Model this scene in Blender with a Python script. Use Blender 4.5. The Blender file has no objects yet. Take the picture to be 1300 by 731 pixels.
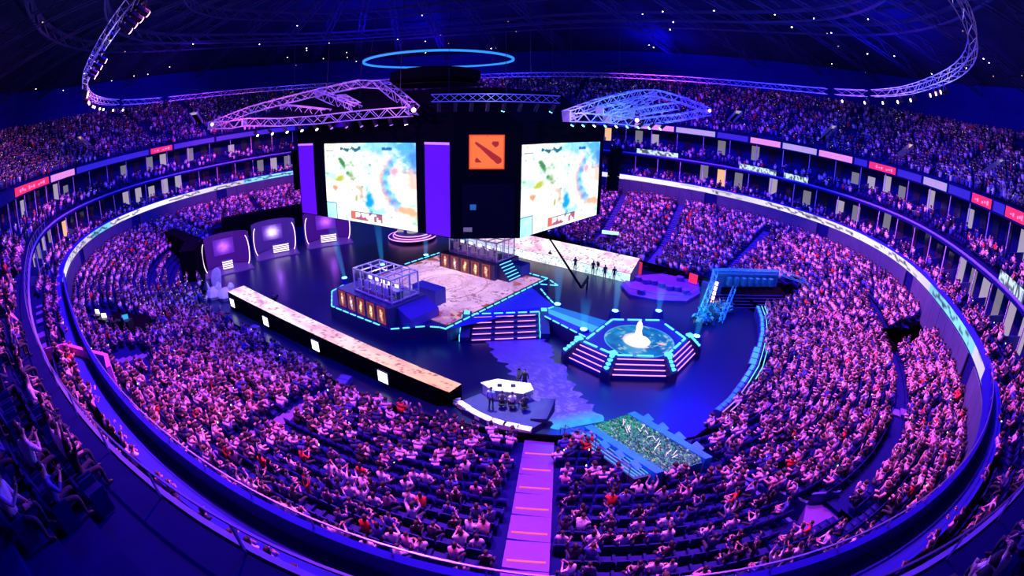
import bpy, bmesh, math, random
import numpy as np
from mathutils import Vector, Matrix

# ------------------------------------------------------------------ camera, world, light, exposure
random.seed(7); rng = np.random.default_rng(7)
SC = bpy.context.scene
COL = SC.collection
EYE = 18.5
PITCH, ROLL = 0.36463, 0.01878
cam_data = bpy.data.cameras.new('camera')
camera = bpy.data.objects.new('camera', cam_data)
COL.objects.link(camera)
cam_data.type = 'PANO'
cam_data.sensor_fit = 'HORIZONTAL'
cam_data.sensor_width = 36.0
SC.render.engine = 'CYCLES'
cam_data.panorama_type = 'FISHEYE_EQUISOLID'
cam_data.fisheye_lens = 606.8 / 1300 * 36.0
cam_data.fisheye_fov = math.pi
cam_data.clip_end = 600
_f = Vector((0, math.cos(PITCH), -math.sin(PITCH))); _r = Vector((1, 0, 0)); _u = _r.cross(_f)
_r2 = _r * math.cos(ROLL) + _u * math.sin(ROLL); _u2 = -_r * math.sin(ROLL) + _u * math.cos(ROLL)
camera.matrix_world = Matrix(((_r2.x, _u2.x, -_f.x, 0), (_r2.y, _u2.y, -_f.y, 0), (_r2.z, _u2.z, -_f.z, EYE), (0, 0, 0, 1)))
SC.camera = camera

world = bpy.data.worlds.new('world'); SC.world = world
world.use_nodes = True
world.node_tree.nodes['Background'].inputs[0].default_value = (0.02, 0.0, 0.2, 1)
world.node_tree.nodes['Background'].inputs[1].default_value = 0.3

SC.view_settings.view_transform = 'Standard'
SC.view_settings.look = 'None'
SC.view_settings.exposure = 0.08
SC.view_settings.gamma = 1.0
SC.view_settings.use_curve_mapping = False
SC.cycles.max_bounces = 4
SC.cycles.diffuse_bounces = 2
SC.cycles.glossy_bounces = 2
SC.cycles.volume_bounces = 0
SC.cycles.sample_clamp_indirect = 3.0
SC.cycles.caustics_reflective = False
SC.cycles.caustics_refractive = False


def light(name, kind, loc, power, color, target=None, size=1.0, angle=60, blend=0.6):
    d = bpy.data.lights.new(name, kind); d.energy = power; d.color = color
    o = bpy.data.objects.new(name, d); COL.objects.link(o); o.location = loc
    if kind == 'AREA': d.shape = 'DISK'; d.size = size
    else: d.shadow_soft_size = size
    if kind == 'SPOT': d.spot_size = math.radians(angle); d.spot_blend = blend
    if target is not None:
        o.rotation_euler = (Vector(target) - Vector(loc)).to_track_quat('-Z', 'Y').to_euler()
    return o


PINK = (1.0, 0.12, 0.55); VIOLET = (0.34, 0.02, 1.0); BLUE = (0.0, 0.0, 1.0); MAG = (0.95, 0.08, 0.8)
# wash lamps hung from the roof rig: (place, aim, power, colour)
for loc, tgt, pw, col in [
        # lower bowl: right, near, left and far stands, mostly from steeply above
        ((22, 34, 30), (34, 25, 3), 72000, PINK), ((28, 50, 30), (42, 44, 4), 72000, PINK), ((14, 26, 29), (21, 16, 3), 46000, PINK),
        ((7, 18, 28), (8, 11, 3), 34000, PINK), ((-6, 19, 28), (-6, 12, 3), 44000, PINK), ((-15, 21, 29), (-17, 13, 3), 50000, PINK),
        ((-28, 30, 30), (-33, 20, 3), 30000, MAG), ((-38, 46, 30), (-54, 42, 3), 36000, MAG),
        ((10, 72, 30), (24, 72, 3), 60000, PINK), ((-36, 76, 30), (-58, 86, 4), 60000, PINK),
        # upper tier
        ((20, 46, 31), (56, 40, 22), 64000, VIOLET), ((10, 70, 31), (34, 84, 22), 64000, VIOLET),
        ((-14, 82, 31), (-20, 112, 22), 64000, VIOLET), ((-40, 66, 31), (-76, 76, 22), 60000, VIOLET),
        ((-34, 44, 31), (-62, 32, 22), 40000, MAG)]:
    light('wash_lamp', 'SPOT', loc, pw * (1.0 if loc[2] < 31 else .58), col, tgt, 0.25, 74, 0.8)
for loc, pw in [((-45, 60, 31), 1.0), ((-10, 84, 31), 1.0), ((28, 58, 31), 1.2), ((26, 30, 30), .8), ((-26, 28, 30), .8), ((0, 20, 30), .5)]:
    light('house_lamp', 'AREA', loc, 17000 * pw, BLUE, (loc[0], loc[1], 0), 5.0)  # wide discs added as blue fill over the stands and the pit
for loc in [(-20, 108, 31), (28, 96, 31), (50, 50, 30), (30, 30, 31), (10, 60, 32), (-30, 90, 31)]:
    light('roof_uplight', 'AREA', loc, 2600, (0.01, 0.0, 1), (loc[0], loc[1], 60), 2.0)  # added to tint the dark roof blue from below

# ------------------------------------------------------------------ materials
MATS = {}


def P(name, color, rough=0.6, metal=0.0, emit=None, strength=0.0, var=0.0, scale=3.0, bump=0.0, attr=False, objcol=False, spec=0.5):
    if name in MATS: return MATS[name]
    m = bpy.data.materials.new(name); m.use_nodes = True
    nt = m.node_tree; b = nt.nodes['Principled BSDF']
    b.inputs['Base Color'].default_value = (*color, 1); b.inputs['Roughness'].default_value = rough
    b.inputs['Metallic'].default_value = metal; b.inputs['Specular IOR Level'].default_value = spec
    src = None
    if attr:
        a = nt.nodes.new('ShaderNodeVertexColor'); a.layer_name = 'Col'; src = a.outputs['Color']
    if objcol:
        a = nt.nodes.new('ShaderNodeObjectInfo'); src = a.outputs['Color']
    if var > 0:
        tc = nt.nodes.new('ShaderNodeNewGeometry'); n = nt.nodes.new('ShaderNodeTexNoise')
        n.inputs['Scale'].default_value = scale; n.inputs['Detail'].default_value = 4
        nt.links.new(tc.outputs['Position'], n.inputs['Vector'])
        r = nt.nodes.new('ShaderNodeMapRange'); r.inputs['To Min'].default_value = 1 - var; r.inputs['To Max'].default_value = 1 + var
        nt.links.new(n.outputs['Fac'], r.inputs['Value'])
        v = nt.nodes.new('ShaderNodeVectorMath'); v.operation = 'SCALE'
        v.inputs[0].default_value = color
        if src: nt.links.new(src, v.inputs[0])
        nt.links.new(r.outputs['Result'], v.inputs['Scale']); src = v.outputs['Vector']
        if bump > 0:
            bp = nt.nodes.new('ShaderNodeBump'); bp.inputs['Strength'].default_value = bump
            nt.links.new(n.outputs['Fac'], bp.inputs['Height']); nt.links.new(bp.outputs['Normal'], b.inputs['Normal'])
    if src: nt.links.new(src, b.inputs['Base Color'])
    if emit:
        b.inputs['Emission Color'].default_value = (*emit, 1); b.inputs['Emission Strength'].default_value = strength
    MATS[name] = m
    return m


def screen_mat(name, strength):
    """an LED screen: shows the picture stored on its own pixels (colour attribute)"""
    m = bpy.data.materials.new(name); m.use_nodes = True
    nt = m.node_tree; b = nt.nodes['Principled BSDF']
    a = nt.nodes.new('ShaderNodeVertexColor'); a.layer_name = 'Col'
    b.inputs['Base Color'].default_value = (0.01, 0.01, 0.012, 1); b.inputs['Roughness'].default_value = 0.45
    nt.links.new(a.outputs['Color'], b.inputs['Emission Color']); b.inputs['Emission Strength'].default_value = strength
    return m


M = dict(
    pit=P('pit_floor', (0.006, 0.012, 0.05), 0.3, var=0.3, scale=0.3),
    conc=P('concrete', (0.04, 0.045, 0.15), 0.9, spec=.05, var=0.3, scale=1.5, bump=0.1),
    conc2=P('concrete_dark', (0.006, 0.009, 0.10), 0.9, spec=.04, var=0.3, scale=1.2),
    ribwall=P('grey_wall_panel', (0.06, 0.09, 0.15), 0.8, spec=.05, var=0.25, scale=0.8),
    seat=P('navy_plastic', (0.006, 0.008, 0.12), 0.6, spec=.12, var=0.2, scale=4),
    black=P('black_cloth', (0.003, 0.003, 0.006), 0.95, spec=.02, var=0.3, scale=2),
    blackgloss=P('black_gloss', (0.008, 0.008, 0.012), 0.25, var=0.2, scale=1),
    dark=P('dark_metal', (0.03, 0.03, 0.035), 0.5, 0.6, var=0.2, scale=5),
    rail=P('rail_metal', (0.22, 0.25, 0.5), 0.4, 0.6, var=0.1, scale=5),
    white=P('white_paint', (0.75, 0.75, 0.78), 0.6, var=0.08, scale=3),
    truss=P('aluminium_truss', (0.75, 0.75, 0.8), 0.4, 0.3, var=0.1, scale=6),
    roof=P('roof_sheet', (0.02, 0.03, 0.09), 0.9, spec=.03, var=0.5, scale=0.15),
    roofbeam=P('roof_beam', (0.04, 0.05, 0.16), 0.7, spec=.1, var=0.3, scale=1),
    glass=P('tinted_glass', (0.02, 0.02, 0.04), 0.1, var=0.05, scale=1),
    blueb=P('blue_painted_board', (0.04, 0.05, 0.30), 0.6, var=0.2, scale=2),
    purple=P('purple_board', (0.12, 0.05, 0.34), 0.6, var=0.2, scale=2),
    stagebody=P('stage_skirt', (0.05, 0.04, 0.12), 0.5, var=0.2, scale=2),
    skin=P('skin', (0.62, 0.40, 0.30), 0.55, var=0.1, scale=9),
    hair=P('dark_hair', (0.02, 0.014, 0.012), 0.6, var=0.2, scale=30),
    shirt=P('shirt_cloth', (0.5, 0.5, 0.5), 0.8, objcol=True, var=0.15, scale=12),
    trousers=P('dark_trousers', (0.03, 0.03, 0.05), 0.85, var=0.2, scale=12),
    shoe=P('shoe_leather', (0.02, 0.02, 0.02), 0.5, var=0.2, scale=9),
)


def EM(name, color, s):
    return P('lit_' + name, (0.02, 0.02, 0.02), 0.5, emit=color, strength=s)


E_ = dict(
    cyan=EM('cyan_strip', (0.08, 0.5, 1.0), 2.2), cyansoft=EM('cyan_soft', (0.03, 0.35, 0.8), 1.2), pinkline=EM('pink_strip', (0.9, 0.28, 0.95), 1.9),
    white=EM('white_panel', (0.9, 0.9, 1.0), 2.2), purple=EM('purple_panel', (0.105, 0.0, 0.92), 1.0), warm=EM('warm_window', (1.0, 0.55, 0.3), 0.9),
    pale=EM('pale_window', (0.75, 0.62, 0.85), 0.5), room=EM('lit_room', (0.6, 0.55, 0.7), 0.3), orange=EM('orange_strip', (1.0, 0.12, 0.14), .9),
    violet=EM('violet_strip', (0.35, 0.12, 1.0), 2.0), bluedeck=EM('blue_deck', (0.01, 0.01, 1.0), 0.8), lamp=EM('lamp_lens', (0.9, 0.75, 1.0), 9.0),
    lampc=EM('cyan_lamp_lens', (0.1, 0.8, 1.0), 9.0), lampp=EM('pink_lamp_lens', (1.0, 0.3, 0.8), 9.0), ring=EM('halo_light', (0.02, 0.25, 1.0), 1.3),
    red=EM('red_sign', (1.0, 0.02, 0.08), 1.2), blue=EM('blue_sign', (0.03, 0.02, 0.85), 0.7), pink=EM('pink_sign', (0.9, 0.3, 0.75), 0.9), wsign=EM('white_sign', (0.5, 0.42, 0.85), 0.8),
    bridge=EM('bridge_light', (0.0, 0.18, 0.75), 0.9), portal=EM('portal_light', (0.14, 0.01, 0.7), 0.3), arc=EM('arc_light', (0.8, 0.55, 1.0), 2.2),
)

# ------------------------------------------------------------------ mesh helpers


class MB:
    """collects shapes into one mesh"""
    def __init__(self): self.v = []; self.f = []; self.m = []

    def add(self, vs, fs, mi=0):
        k = len(self.v); self.v += [tuple(p) for p in vs]
        self.f += [tuple(i + k for i in q) for q in fs]; self.m += [mi] * len(fs); return self

    def prism(self, poly, z0, z1, mi=0, poly2=None):
        n = len(poly); q = poly2 or poly
        zb = z0 if hasattr(z0, '__len__') else [z0] * n; zt = z1 if hasattr(z1, '__len__') else [z1] * n
        return self.add([(p[0], p[1], z) for p, z in zip(poly, zb)] + [(p[0], p[1], z) for p, z in zip(q, zt)],
                        [tuple(range(n))[::-1], tuple(range(n, 2 * n))] + [(i, (i + 1) % n, (i + 1) % n + n, i + n) for i in range(n)], mi)

    def box(self, c, s, rz=0.0, mi=0, top=1.0):
        cx, cy, cz = c; a, b, h = s[0] / 2, s[1] / 2, s[2] / 2; co, si = math.cos(rz), math.sin(rz)
        R = lambda x, y: (cx + x * co - y * si, cy + x * si + y * co)
        return self.prism([R(-a, -b), R(a, -b), R(a, b), R(-a, b)], cz - h, cz + h, mi, [R(-a * top, -b * top), R(a * top, -b * top), R(a * top, b * top), R(-a * top, b * top)])

    def bar(self, p, q, w=0.05, n=4, mi=0, w2=None):
        p, q = Vector(p), Vector(q); d = (q - p)
        if d.length < 1e-6: return self
        d.normalize(); a = d.cross(Vector((0, 0, 1)));
        if a.length < 1e-3: a = Vector((1, 0, 0))
        a.normalize(); b = d.cross(a); w2 = w if w2 is None else w2
        vs = []
        for e, r in ((p, w), (q, w2)):
            for i in range(n):
                t = 2 * math.pi * (i + 0.5) / n; vs.append(e + a * (math.cos(t) * r * 0.6) + b * (math.sin(t) * r * 0.6))
        return self.add(vs, [tuple(range(n))[::-1], tuple(range(n, 2 * n))] + [(i, (i + 1) % n, (i + 1) % n + n, i + n) for i in range(n)], mi)

    def lathe(self, c, prof, n=12, mi=0, caps=True):
        if not caps: prof = list(prof) + [prof[0]]
        vs = []; fs = []
        for r, z in prof:
            for i in range(n):
                t = 2 * math.pi * i / n; vs.append((c[0] + r * math.cos(t), c[1] + r * math.sin(t), c[2] + z))
        for k in range(len(prof) - 1):
            for i in range(n): fs.append((k * n + i, k * n + (i + 1) % n, (k + 1) * n + (i + 1) % n, (k + 1) * n + i))
        if caps: fs.append(tuple(range(n))[::-1]); fs.append(tuple(range((len(prof) - 1) * n, len(prof) * n)))
        return self.add(vs, fs, mi)

    def mesh(self, name, mats):
        me = bpy.data.meshes.new(name); me.from_pydata([tuple(p) for p in self.v], [], self.f)
        for m in (mats if isinstance(mats, (list, tuple)) else [mats]): me.materials.append(m)
        if any(self.m): me.polygons.foreach_set('material_index', self.m)
        me.update(); return me

    def build(self, name, mats, parent=None, **kw):
        return put(name, self.mesh(name, mats), parent, **kw)


def put(name, me, parent=None, label=None, cat=None, group=None, kind=None, loc=None, rz=None):
    o = bpy.data.objects.new(name, me); COL.objects.link(o)
    if parent is not None: o.parent = parent
    if loc is not None: o.location = loc
    if rz is not None: o.rotation_euler = (0, 0, rz)
    return tag(o, label, cat, group, kind)


def tag(o, label=None, cat=None, group=None, kind=None):
    for k, v in (('label', label), ('category', cat), ('group', group), ('kind', kind)):
        if v: o[k] = v
    return o


def empty(name, loc=(0, 0, 0), label=None, cat=None, group=None, rz=0.0):
    o = bpy.data.objects.new(name, None); COL.objects.link(o); o.location = loc; o.rotation_euler = (0, 0, rz); o.empty_display_size = 0.3
    return tag(o, label, cat, group)


def copy_tree(o, parent=None):
    c = o.copy(); COL.objects.link(c)
    if parent is not None: c.parent = parent
    for ch in list(o.children): copy_tree(ch, c)
    return c


def noise2(x, y, seed=0):
    """smooth value noise in [0,1] for arrays"""
    x = np.asarray(x, float); y = np.asarray(y, float)
    xi = np.floor(x).astype(int); yi = np.floor(y).astype(int); fx = x - xi; fy = y - yi
    fx = fx * fx * (3 - 2 * fx); fy = fy * fy * (3 - 2 * fy)
    h = lambda a, b: ((np.sin(a * 127.1 + b * 311.7 + seed * 74.7) * 43758.5453) % 1.0)
    return (h(xi, yi) * (1 - fx) + h(xi + 1, yi) * fx) * (1 - fy) + (h(xi, yi + 1) * (1 - fx) + h(xi + 1, yi + 1) * fx) * fy


def fbm(x, y, seed=0):
    return (noise2(x, y, seed) * .5 + noise2(x * 2, y * 2, seed + 1) * .27 + noise2(x * 4, y * 4, seed + 2) * .15 + noise2(x * 8, y * 8, seed + 3) * .08)


def led_panel(name, corners, nx, ny, fn, mat, parent=None, **kw):
    """flat LED screen: corners = bottom-left, bottom-right, top-right, top-left; fn(u, v) gives its pixels"""
    c = [np.array(p, float) for p in corners]
    u, v = np.meshgrid(np.linspace(0, 1, nx + 1), np.linspace(0, 1, ny + 1))
    Pn = ((1 - u) * (1 - v))[..., None] * c[0] + (u * (1 - v))[..., None] * c[1] + (u * v)[..., None] * c[2] + ((1 - u) * v)[..., None] * c[3]
    return grid_panel(name, Pn, u, v, fn, mat, parent, **kw)


def grid_panel(name, Pn, u, v, fn, mat, parent=None, **kw):
    ny, nx = u.shape[0] - 1, u.shape[1] - 1
    idx = np.arange((nx + 1) * (ny + 1)).reshape(ny + 1, nx + 1)
    q = np.stack([idx[:-1, :-1], idx[:-1, 1:], idx[1:, 1:], idx[1:, :-1]], -1).reshape(-1, 4)
    colr = np.ones(((nx + 1) * (ny + 1), 4)); colr[:, :3] = np.clip(fn(u, v), 0, 3).reshape(-1, 3)
    me = np_mesh(name, Pn.reshape(-1, 3), q, colr, [mat])
    return put(name, me, parent, **kw)


def np_mesh(name, V, Q, colors=None, mats=(), mi=None):
    me = bpy.data.meshes.new(name); nq = len(Q); k = Q.shape[1]
    me.vertices.add(len(V)); me.vertices.foreach_set('co', np.ascontiguousarray(V, dtype=np.float32).ravel())
    me.loops.add(nq * k); me.loops.foreach_set('vertex_index', np.ascontiguousarray(Q, dtype=np.int32).ravel())
    me.polygons.add(nq); me.polygons.foreach_set('loop_start', np.arange(0, nq * k, k, dtype=np.int32))
    try: me.polygons.foreach_set('loop_total', np.full(nq, k, dtype=np.int32))
    except Exception: pass
    for m in mats: me.materials.append(m)
    if mi is not None: me.polygons.foreach_set('material_index', np.asarray(mi, dtype=np.int32))
    me.update(calc_edges=True)
    if colors is not None:
        a = me.color_attributes.new('Col', 'FLOAT_COLOR', 'POINT'); a.data.foreach_set('color', np.ascontiguousarray(colors, dtype=np.float32).ravel())
    return me


# ------------------------------------------------------------------ the plan of the bowl
CX, CY, PSI, NN, RA, RB = -8.975, 54.599, -0.54842, 2.6124, 54.606, 41.353


def ring(t, off=0.0):
    """plan point of the oval at parameter t (degrees), off metres outside the LED ribbon"""
    t = np.radians(np.asarray(t, float)); off = np.asarray(off, float); c, s = np.cos(t), np.sin(t)
    u = (RA + off) * np.sign(c) * np.abs(c) ** (2 / NN); v = (RB + off) * np.sign(s) * np.abs(s) ** (2 / NN)
    return CX + u * math.cos(PSI) - v * math.sin(PSI), CY + u * math.sin(PSI) + v * math.cos(PSI)


def even(t0, t1, step, off=0.0):
    """parameters evenly spaced along the oval"""
    t = np.linspace(t0, t1, 2400); x, y = ring(t, off); s = np.concatenate([[0], np.cumsum(np.hypot(np.diff(x), np.diff(y)))])
    n = max(2, int(s[-1] / step)); return np.interp(np.linspace(0, s[-1], n + 1), s, t)


def t_at_azimuth(az, off):
    """parameter where the oval's far side is met in compass direction az seen from the press position"""
    t = np.linspace(-40, 275, 4000); x, y = ring(t, off); a = np.degrees(np.arctan2(x, y))
    return float(t[np.argmin(np.abs(a - az) + 1000 * (np.hypot(x, y) < 25))])


def bowl_z(off): return np.maximum(0.45, 4.4 + 0.28 * (np.asarray(off) + 0.5))


def strip_mb(mb, ts, prof, mi=0):
    """sweep a profile [(off, z), ...] along the oval"""
    n = len(ts); k = len(prof); vs = []
    for o_, z in prof:
        x, y = ring(ts, o_); vs += [(float(a), float(b), z) for a, b in zip(x, y)]
    fs = [(j * n + i, j * n + i + 1, (j + 1) * n + i + 1, (j + 1) * n + i) for j in range(k - 1) for i in range(n - 1)]
    return mb.add(vs, fs, mi)


def inside(poly, x, y):
    x = np.asarray(x); y = np.asarray(y); r = np.zeros(x.shape, bool); n = len(poly)
    for i in range(n):
        x0, y0 = poly[i]; x1, y1 = poly[(i + 1) % n]
        c = ((y0 > y) != (y1 > y)) & (x < (x1 - x0) * (y - y0) / ((y1 - y0) if y1 != y0 else 1e-9) + x0); r ^= c
    return r


def segdist(x, y, a, b):
    ax, ay = a; dx, dy = b[0] - ax, b[1] - ay; L = dx * dx + dy * dy
    t = np.clip(((x - ax) * dx + (y - ay) * dy) / L, 0, 1); return np.hypot(x - ax - t * dx, y - ay - t * dy)


PIT = [(26.5, 40.6), (23.8, 35.2), (20.4, 29.6), (17.2, 26.1), (14.3, 23.4), (11.3, 21.3), (9.5, 20.9), (7.5, 21.4), (4.4, 21.9), (2.5, 21.9), (-.3, 22.3),
       (-4.3, 23.3), (-10, 25.4), (-17, 29.8), (-25, 34.4), (-31.2, 37.9), (-36.0, 42.6), (-41.3, 50.5), (-50, 62), (-52.7, 70), (-47.4, 78), (-37.7, 83),
       (-25, 84), (-6.9, 78.7), (4.5, 69), (11.5, 60.6), (17.7, 55.2), (23.5, 50.4), (25.9, 43.8)]
GARDEN = [(3.6, 22.8), (8.6, 24.6), (11.6, 17.0), (6.0, 16.0)]
GATE = [(20, 40), (32, 43), (34.5, 46.5), (31, 50.5), (22, 49.5)]
FOHP = [(-41, 31.5), (-33, 31.0), (-30.5, 27.5), (-34, 24.5), (-41.5, 26.5)]
BLUEBOX = [(-32, 24), (-28.6, 25), (-25, 21.6), (-28.4, 19.6)]
VOMR = [(33.5, 29.6), (41.5, 30), (43.5, 25), (32.5, 26.0)]
VOMB = [(11.0, 15.6), (14.2, 12.7), (15.9, 12.4), (15.3, 10.4), (13.0, 11.0)]
DARKL = [(-54.4, 60.2), (-42.4, 53.0), (-39.8, 47.5), (-46.2, 46.8)]
VOMF = [(13.0, 68.6), (15.8, 67.6), (14.9, 64), (12.4, 63.8)]
HOLES = [GARDEN, GATE, FOHP, BLUEBOX, VOMR, VOMB, DARKL, VOMF]
AISLES = [((1.8, 23), (0.15, 6), 1.25), ((11.5, 64.8), (22.5, 90), .8), ((17.2, 55.6), (31, 81.5), .8), ((23, 50), (39, 64), .8), ((-24, 36), (-31, 15.5), .6),
          ((-12, 28.5), (-15.5, 9.5), .6), ((-36, 44.5), (-56, 32), .6), ((17, 25), (33, 12), .5), ((-44, 76), (-62, 92), .7), ((-52, 66), (-66, 70), .7), ((24, 37), (36, 32), .5)]


def bowl_masked(x, y, m=0.0):
    bad = inside(PIT, x, y)
    for h in HOLES: bad |= inside(h, x, y)
    return bad

# ------------------------------------------------------------------ the setting: floor, stands, walls, roof
fl = MB(); fl.prism([(-75, -5), (60, -5), (60, 125), (-75, 125)], -0.3, 0.0); fl.build('floor', M['pit'], kind='structure')

# lower bowl: one stepped concrete tread per row, cut where the pit, the tunnels and the stands are
tb = even(0, 360, 1.1, -8); nrow = 32; bowl = MB()
offs = [0.3 - 0.9 * k for k in range(nrow + 1)]
for k in range(nrow):
    o0, o1 = offs[k], offs[k + 1]; z = float(bowl_z((o0 + o1) / 2)); zn = float(bowl_z((o0 + o1) / 2 - 0.9))
    x0, y0 = ring(tb, o0); x1, y1 = ring(tb, o1)
    mx = (x0[:-1] + x0[1:] + x1[:-1] + x1[1:]) / 4; my = (y0[:-1] + y0[1:] + y1[:-1] + y1[1:]) / 4
    ok = ~(inside(PIT, mx, my) | inside(GARDEN, mx, my) | inside(GATE, mx, my) | inside(VOMR, mx, my) | inside(VOMB, mx, my) | inside(VOMF, mx, my))
    for i in np.nonzero(ok)[0]:
        a, b, c, d = (x0[i], y0[i]), (x0[i + 1], y0[i + 1]), (x1[i + 1], y1[i + 1]), (x1[i], y1[i])
        bowl.add([(*a, z), (*b, z), (*c, z), (*d, z), (*c, max(zn, 0) if zn < z else 0), (*d, max(zn, 0) if zn < z else 0)], [(0, 1, 2, 3), (3, 2, 4, 5)])
bowl.build('floor_lower_bowl', M['conc2'], kind='structure')

# low wall that closes the rows against the pit
pw = MB(); n = len(PIT)
for i in range(n):
    a, b = PIT[i], PIT[(i + 1) % n]
    L = math.hypot(b[0] - a[0], b[1] - a[1]); pw.box(((a[0] + b[0]) / 2, (a[1] + b[1]) / 2, 0.5), (L, 0.15, 1.0), math.atan2(b[1] - a[1], b[0] - a[0]))
pw.build('wall_pit', M['black'], kind='structure')

# wall under the ribbon board, with its panels
w0 = MB(); ta = even(0, 360, 1.2); strip_mb(w0, ta, [(0.42, 3.9), (0.42, 8.45), (0.75, 8.45), (0.75, 7.5)])
wr = w0.build('wall_ring', M['conc2'], kind='structure')
tp = even(-25, 262, 2.4)
for i in range(len(tp) - 1):
    if i % 9 == 4: continue                                  # tunnel mouths stay open and dark
    x, y = ring([tp[i] + 0.02, tp[i + 1] - 0.02], 0.3); x2, y2 = ring([tp[i] + 0.02, tp[i + 1] - 0.02], 0.18)
    b = MB(); b.prism([(x[0], y[0]), (x[1], y[1]), (x2[1], y2[1]), (x2[0], y2[0])], 4.3, 7.5); b.build('panel', M['ribwall'], wr)

# lower terrace (suites), upper terrace, slabs and back walls
tt = even(0, 360, 1.5); low = MB()
strip_mb(low, tt, [(0.75, 7.5), (1.6, 7.5), (1.6, 7.9), (2.5, 7.9), (2.5, 8.3), (3.4, 8.3), (3.4, 8.6), (5.2, 8.6)])
low.build('floor_lower_terrace', M['conc2'], kind='structure')
bw = MB(); strip_mb(bw, tt, [(5.2, 8.6), (5.2, 11.95)]); wl = bw.build('wall_lower_terrace', M['conc2'], kind='structure')
up = MB(); strip_mb(up, tt, [(5.3, 11.9), (2.85, 11.95), (2.85, 12.45), (3.6, 12.45), (4.5, 12.45), (4.5, 12.85), (5.4, 12.85), (5.4, 13.25), (6.3, 13.25), (6.3, 13.65), (7.2, 13.65), (7.2, 14.0), (9.2, 14.0)])
up.build('floor_upper_terrace', M['conc2'], kind='structure')
tf = even(-6, 263, 1.5); bw2 = MB(); strip_mb(bw2, even(-6, 263, 1.5), [(8.6, 13.25), (8.6, 17.2)]); wu = bw2.build('wall_upper_terrace', M['conc2'], kind='structure')
ut = MB(); prof = [(9, 16.95), (5.85, 16.95), (5.85, 17.2), (5.85, 18.1), (6.2, 18.1)]; z = 18.1; o_ = 6.2
NUP = 21
for k in range(NUP): prof += [(o_, z), (o_ + .9, z)]; o_ += .9; z += .5
strip_mb(ut, tf, prof); ut.build('floor_upper_tier', M['conc2'], kind='structure')
UPZ, UPO = z, o_
bk = MB(); strip_mb(bk, tf, [(UPO, UPZ - .5), (UPO, UPZ + 3.0), (UPO - 2, UPZ + 6.5)]); bk.build('wall_upper_tier', P('blue_back_wall', (0.006, 0.01, 0.22), 0.9, spec=.03, var=0.2, scale=0.3), kind='structure')
# roof: shallow dome
rf = MB(); tr_ = even(0, 360, 5)
strip_mb(rf, tr_, [(UPO + 0.5, UPZ + 6.0), (8, 40), (-10, 44), (-25, 46), (-40.9, 47)]); rf.build('ceiling', M['roof'], kind='structure')

np_ = MB(); tn = even(262, 343, .6); strip_mb(np_, tn, [(0.45, 8.15), (-0.1, 8.15), (-0.1, 9.25), (0.12, 9.25), (0.12, 8.5), (0.6, 8.5)]); np_.build('wall_parapet', P('blue_parapet', (0.012, 0.012, 0.3), 0.8, spec=.05, var=0.15, scale=2), kind='structure')
VOMU = []
for az_, o_ in ((25.5, 9.5), (37, 9.5), (46.5, 8.5), (58, 10), (-52, 11), (-38, 12.5)):
    t = t_at_azimuth(az_, o_); VOMU.append((t, o_)); a = ring(t - .55, o_); b_ = ring(t + .55, o_); c_ = ring(t + .55, o_ + 3.2); d_ = ring(t - .55, o_ + 3.2); zb = 18.1 + .5 * (o_ - 6.2) / .9; q = [(float(p[0]), float(p[1])) for p in (a, b_, c_, d_)]
    r = MB().prism(q, zb - .2, [zb + .1, zb + .1, zb + 2.3, zb + 2.3]).build('tunnel_mouth', M['black'], label='dark tunnel mouth in the upper tier %s' % {25.5: 'right of the truss frame', 37: 'above the pale violet board', 46.5: 'above the red board', 58: 'at the far right', -52: 'at the far left', -38: 'above the left red board'}[az_], cat='tunnel')
    for p, p2 in ((q[0], q[3]), (q[1], q[2])): MB().prism([p, p2, (p2[0] + .12, p2[1] + .12), (p[0] + .12, p[1] + .12)], zb, [zb + .8, zb + 3.0, zb + 3.0, zb + .8]).build('side_wall', M['white'], r)
    MB().prism([q[3], q[2], (q[2][0] + .1, q[2][1] + .1), (q[3][0] + .1, q[3][1] + .1)], zb + 2.35, zb + 2.9).build('sign', E_['pale'] if az_ not in (46.5, -52) else E_['warm'], r)
# thin pale edge along the suites' slab, blue cap on the ribbon wall
ed = MB(); strip_mb(ed, tt, [(2.84, 12.25), (2.78, 12.34), (2.78, 12.5), (2.9, 12.5)]); ed.build('trim_1', P('pale_edge', (0.18, 0.25, 0.6), 0.7, spec=.1, var=0.1, scale=2), kind='structure')
cap = MB(); strip_mb(cap, ta, [(0.38, 8.45), (0.38, 8.52), (1.15, 8.52), (1.15, 8.4)]); cap.build('trim_2', P('blue_cap', (0.02, 0.03, 0.42), 0.8, spec=.05, var=0.1, scale=2), kind='structure')

# ------------------------------------------------------------------ LED ribbon board round the bowl
SCR = screen_mat('led_ribbon', 1.15)
SCRB = screen_mat('led_screen', 1.25)
SCRF = screen_mat('led_floor', 0.9)


def ribbon_px(u, v):
    s = u * 230
    base = np.stack([0.75 + 0 * u, 0.70 + 0 * u, 0.92 + 0 * u], -1) * (0.75 + 0.5 * noise2(s * .12, v * 0, 3))[..., None]
    ink = (np.abs(v - 0.5 - 0.35 * np.sin(s * 2.3) * noise2(s * .5, 0 * v, 4)) < 0.16) & (noise2(s * .9, v * 2, 5) > 0.3)
    blk = noise2(s * .14, 0 * v, 8) > 0.36
    base[ink & blk] *= 0.12
    cy = noise2(s * .05, 0 * v, 11) > 0.82
    base[cy] = base[cy] * np.array([0.3, 1.0, 1.1])
    return base * np.where(noise2(s * .5, v * 3, 2) > 0.2, 1, .5)[..., None]


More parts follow.
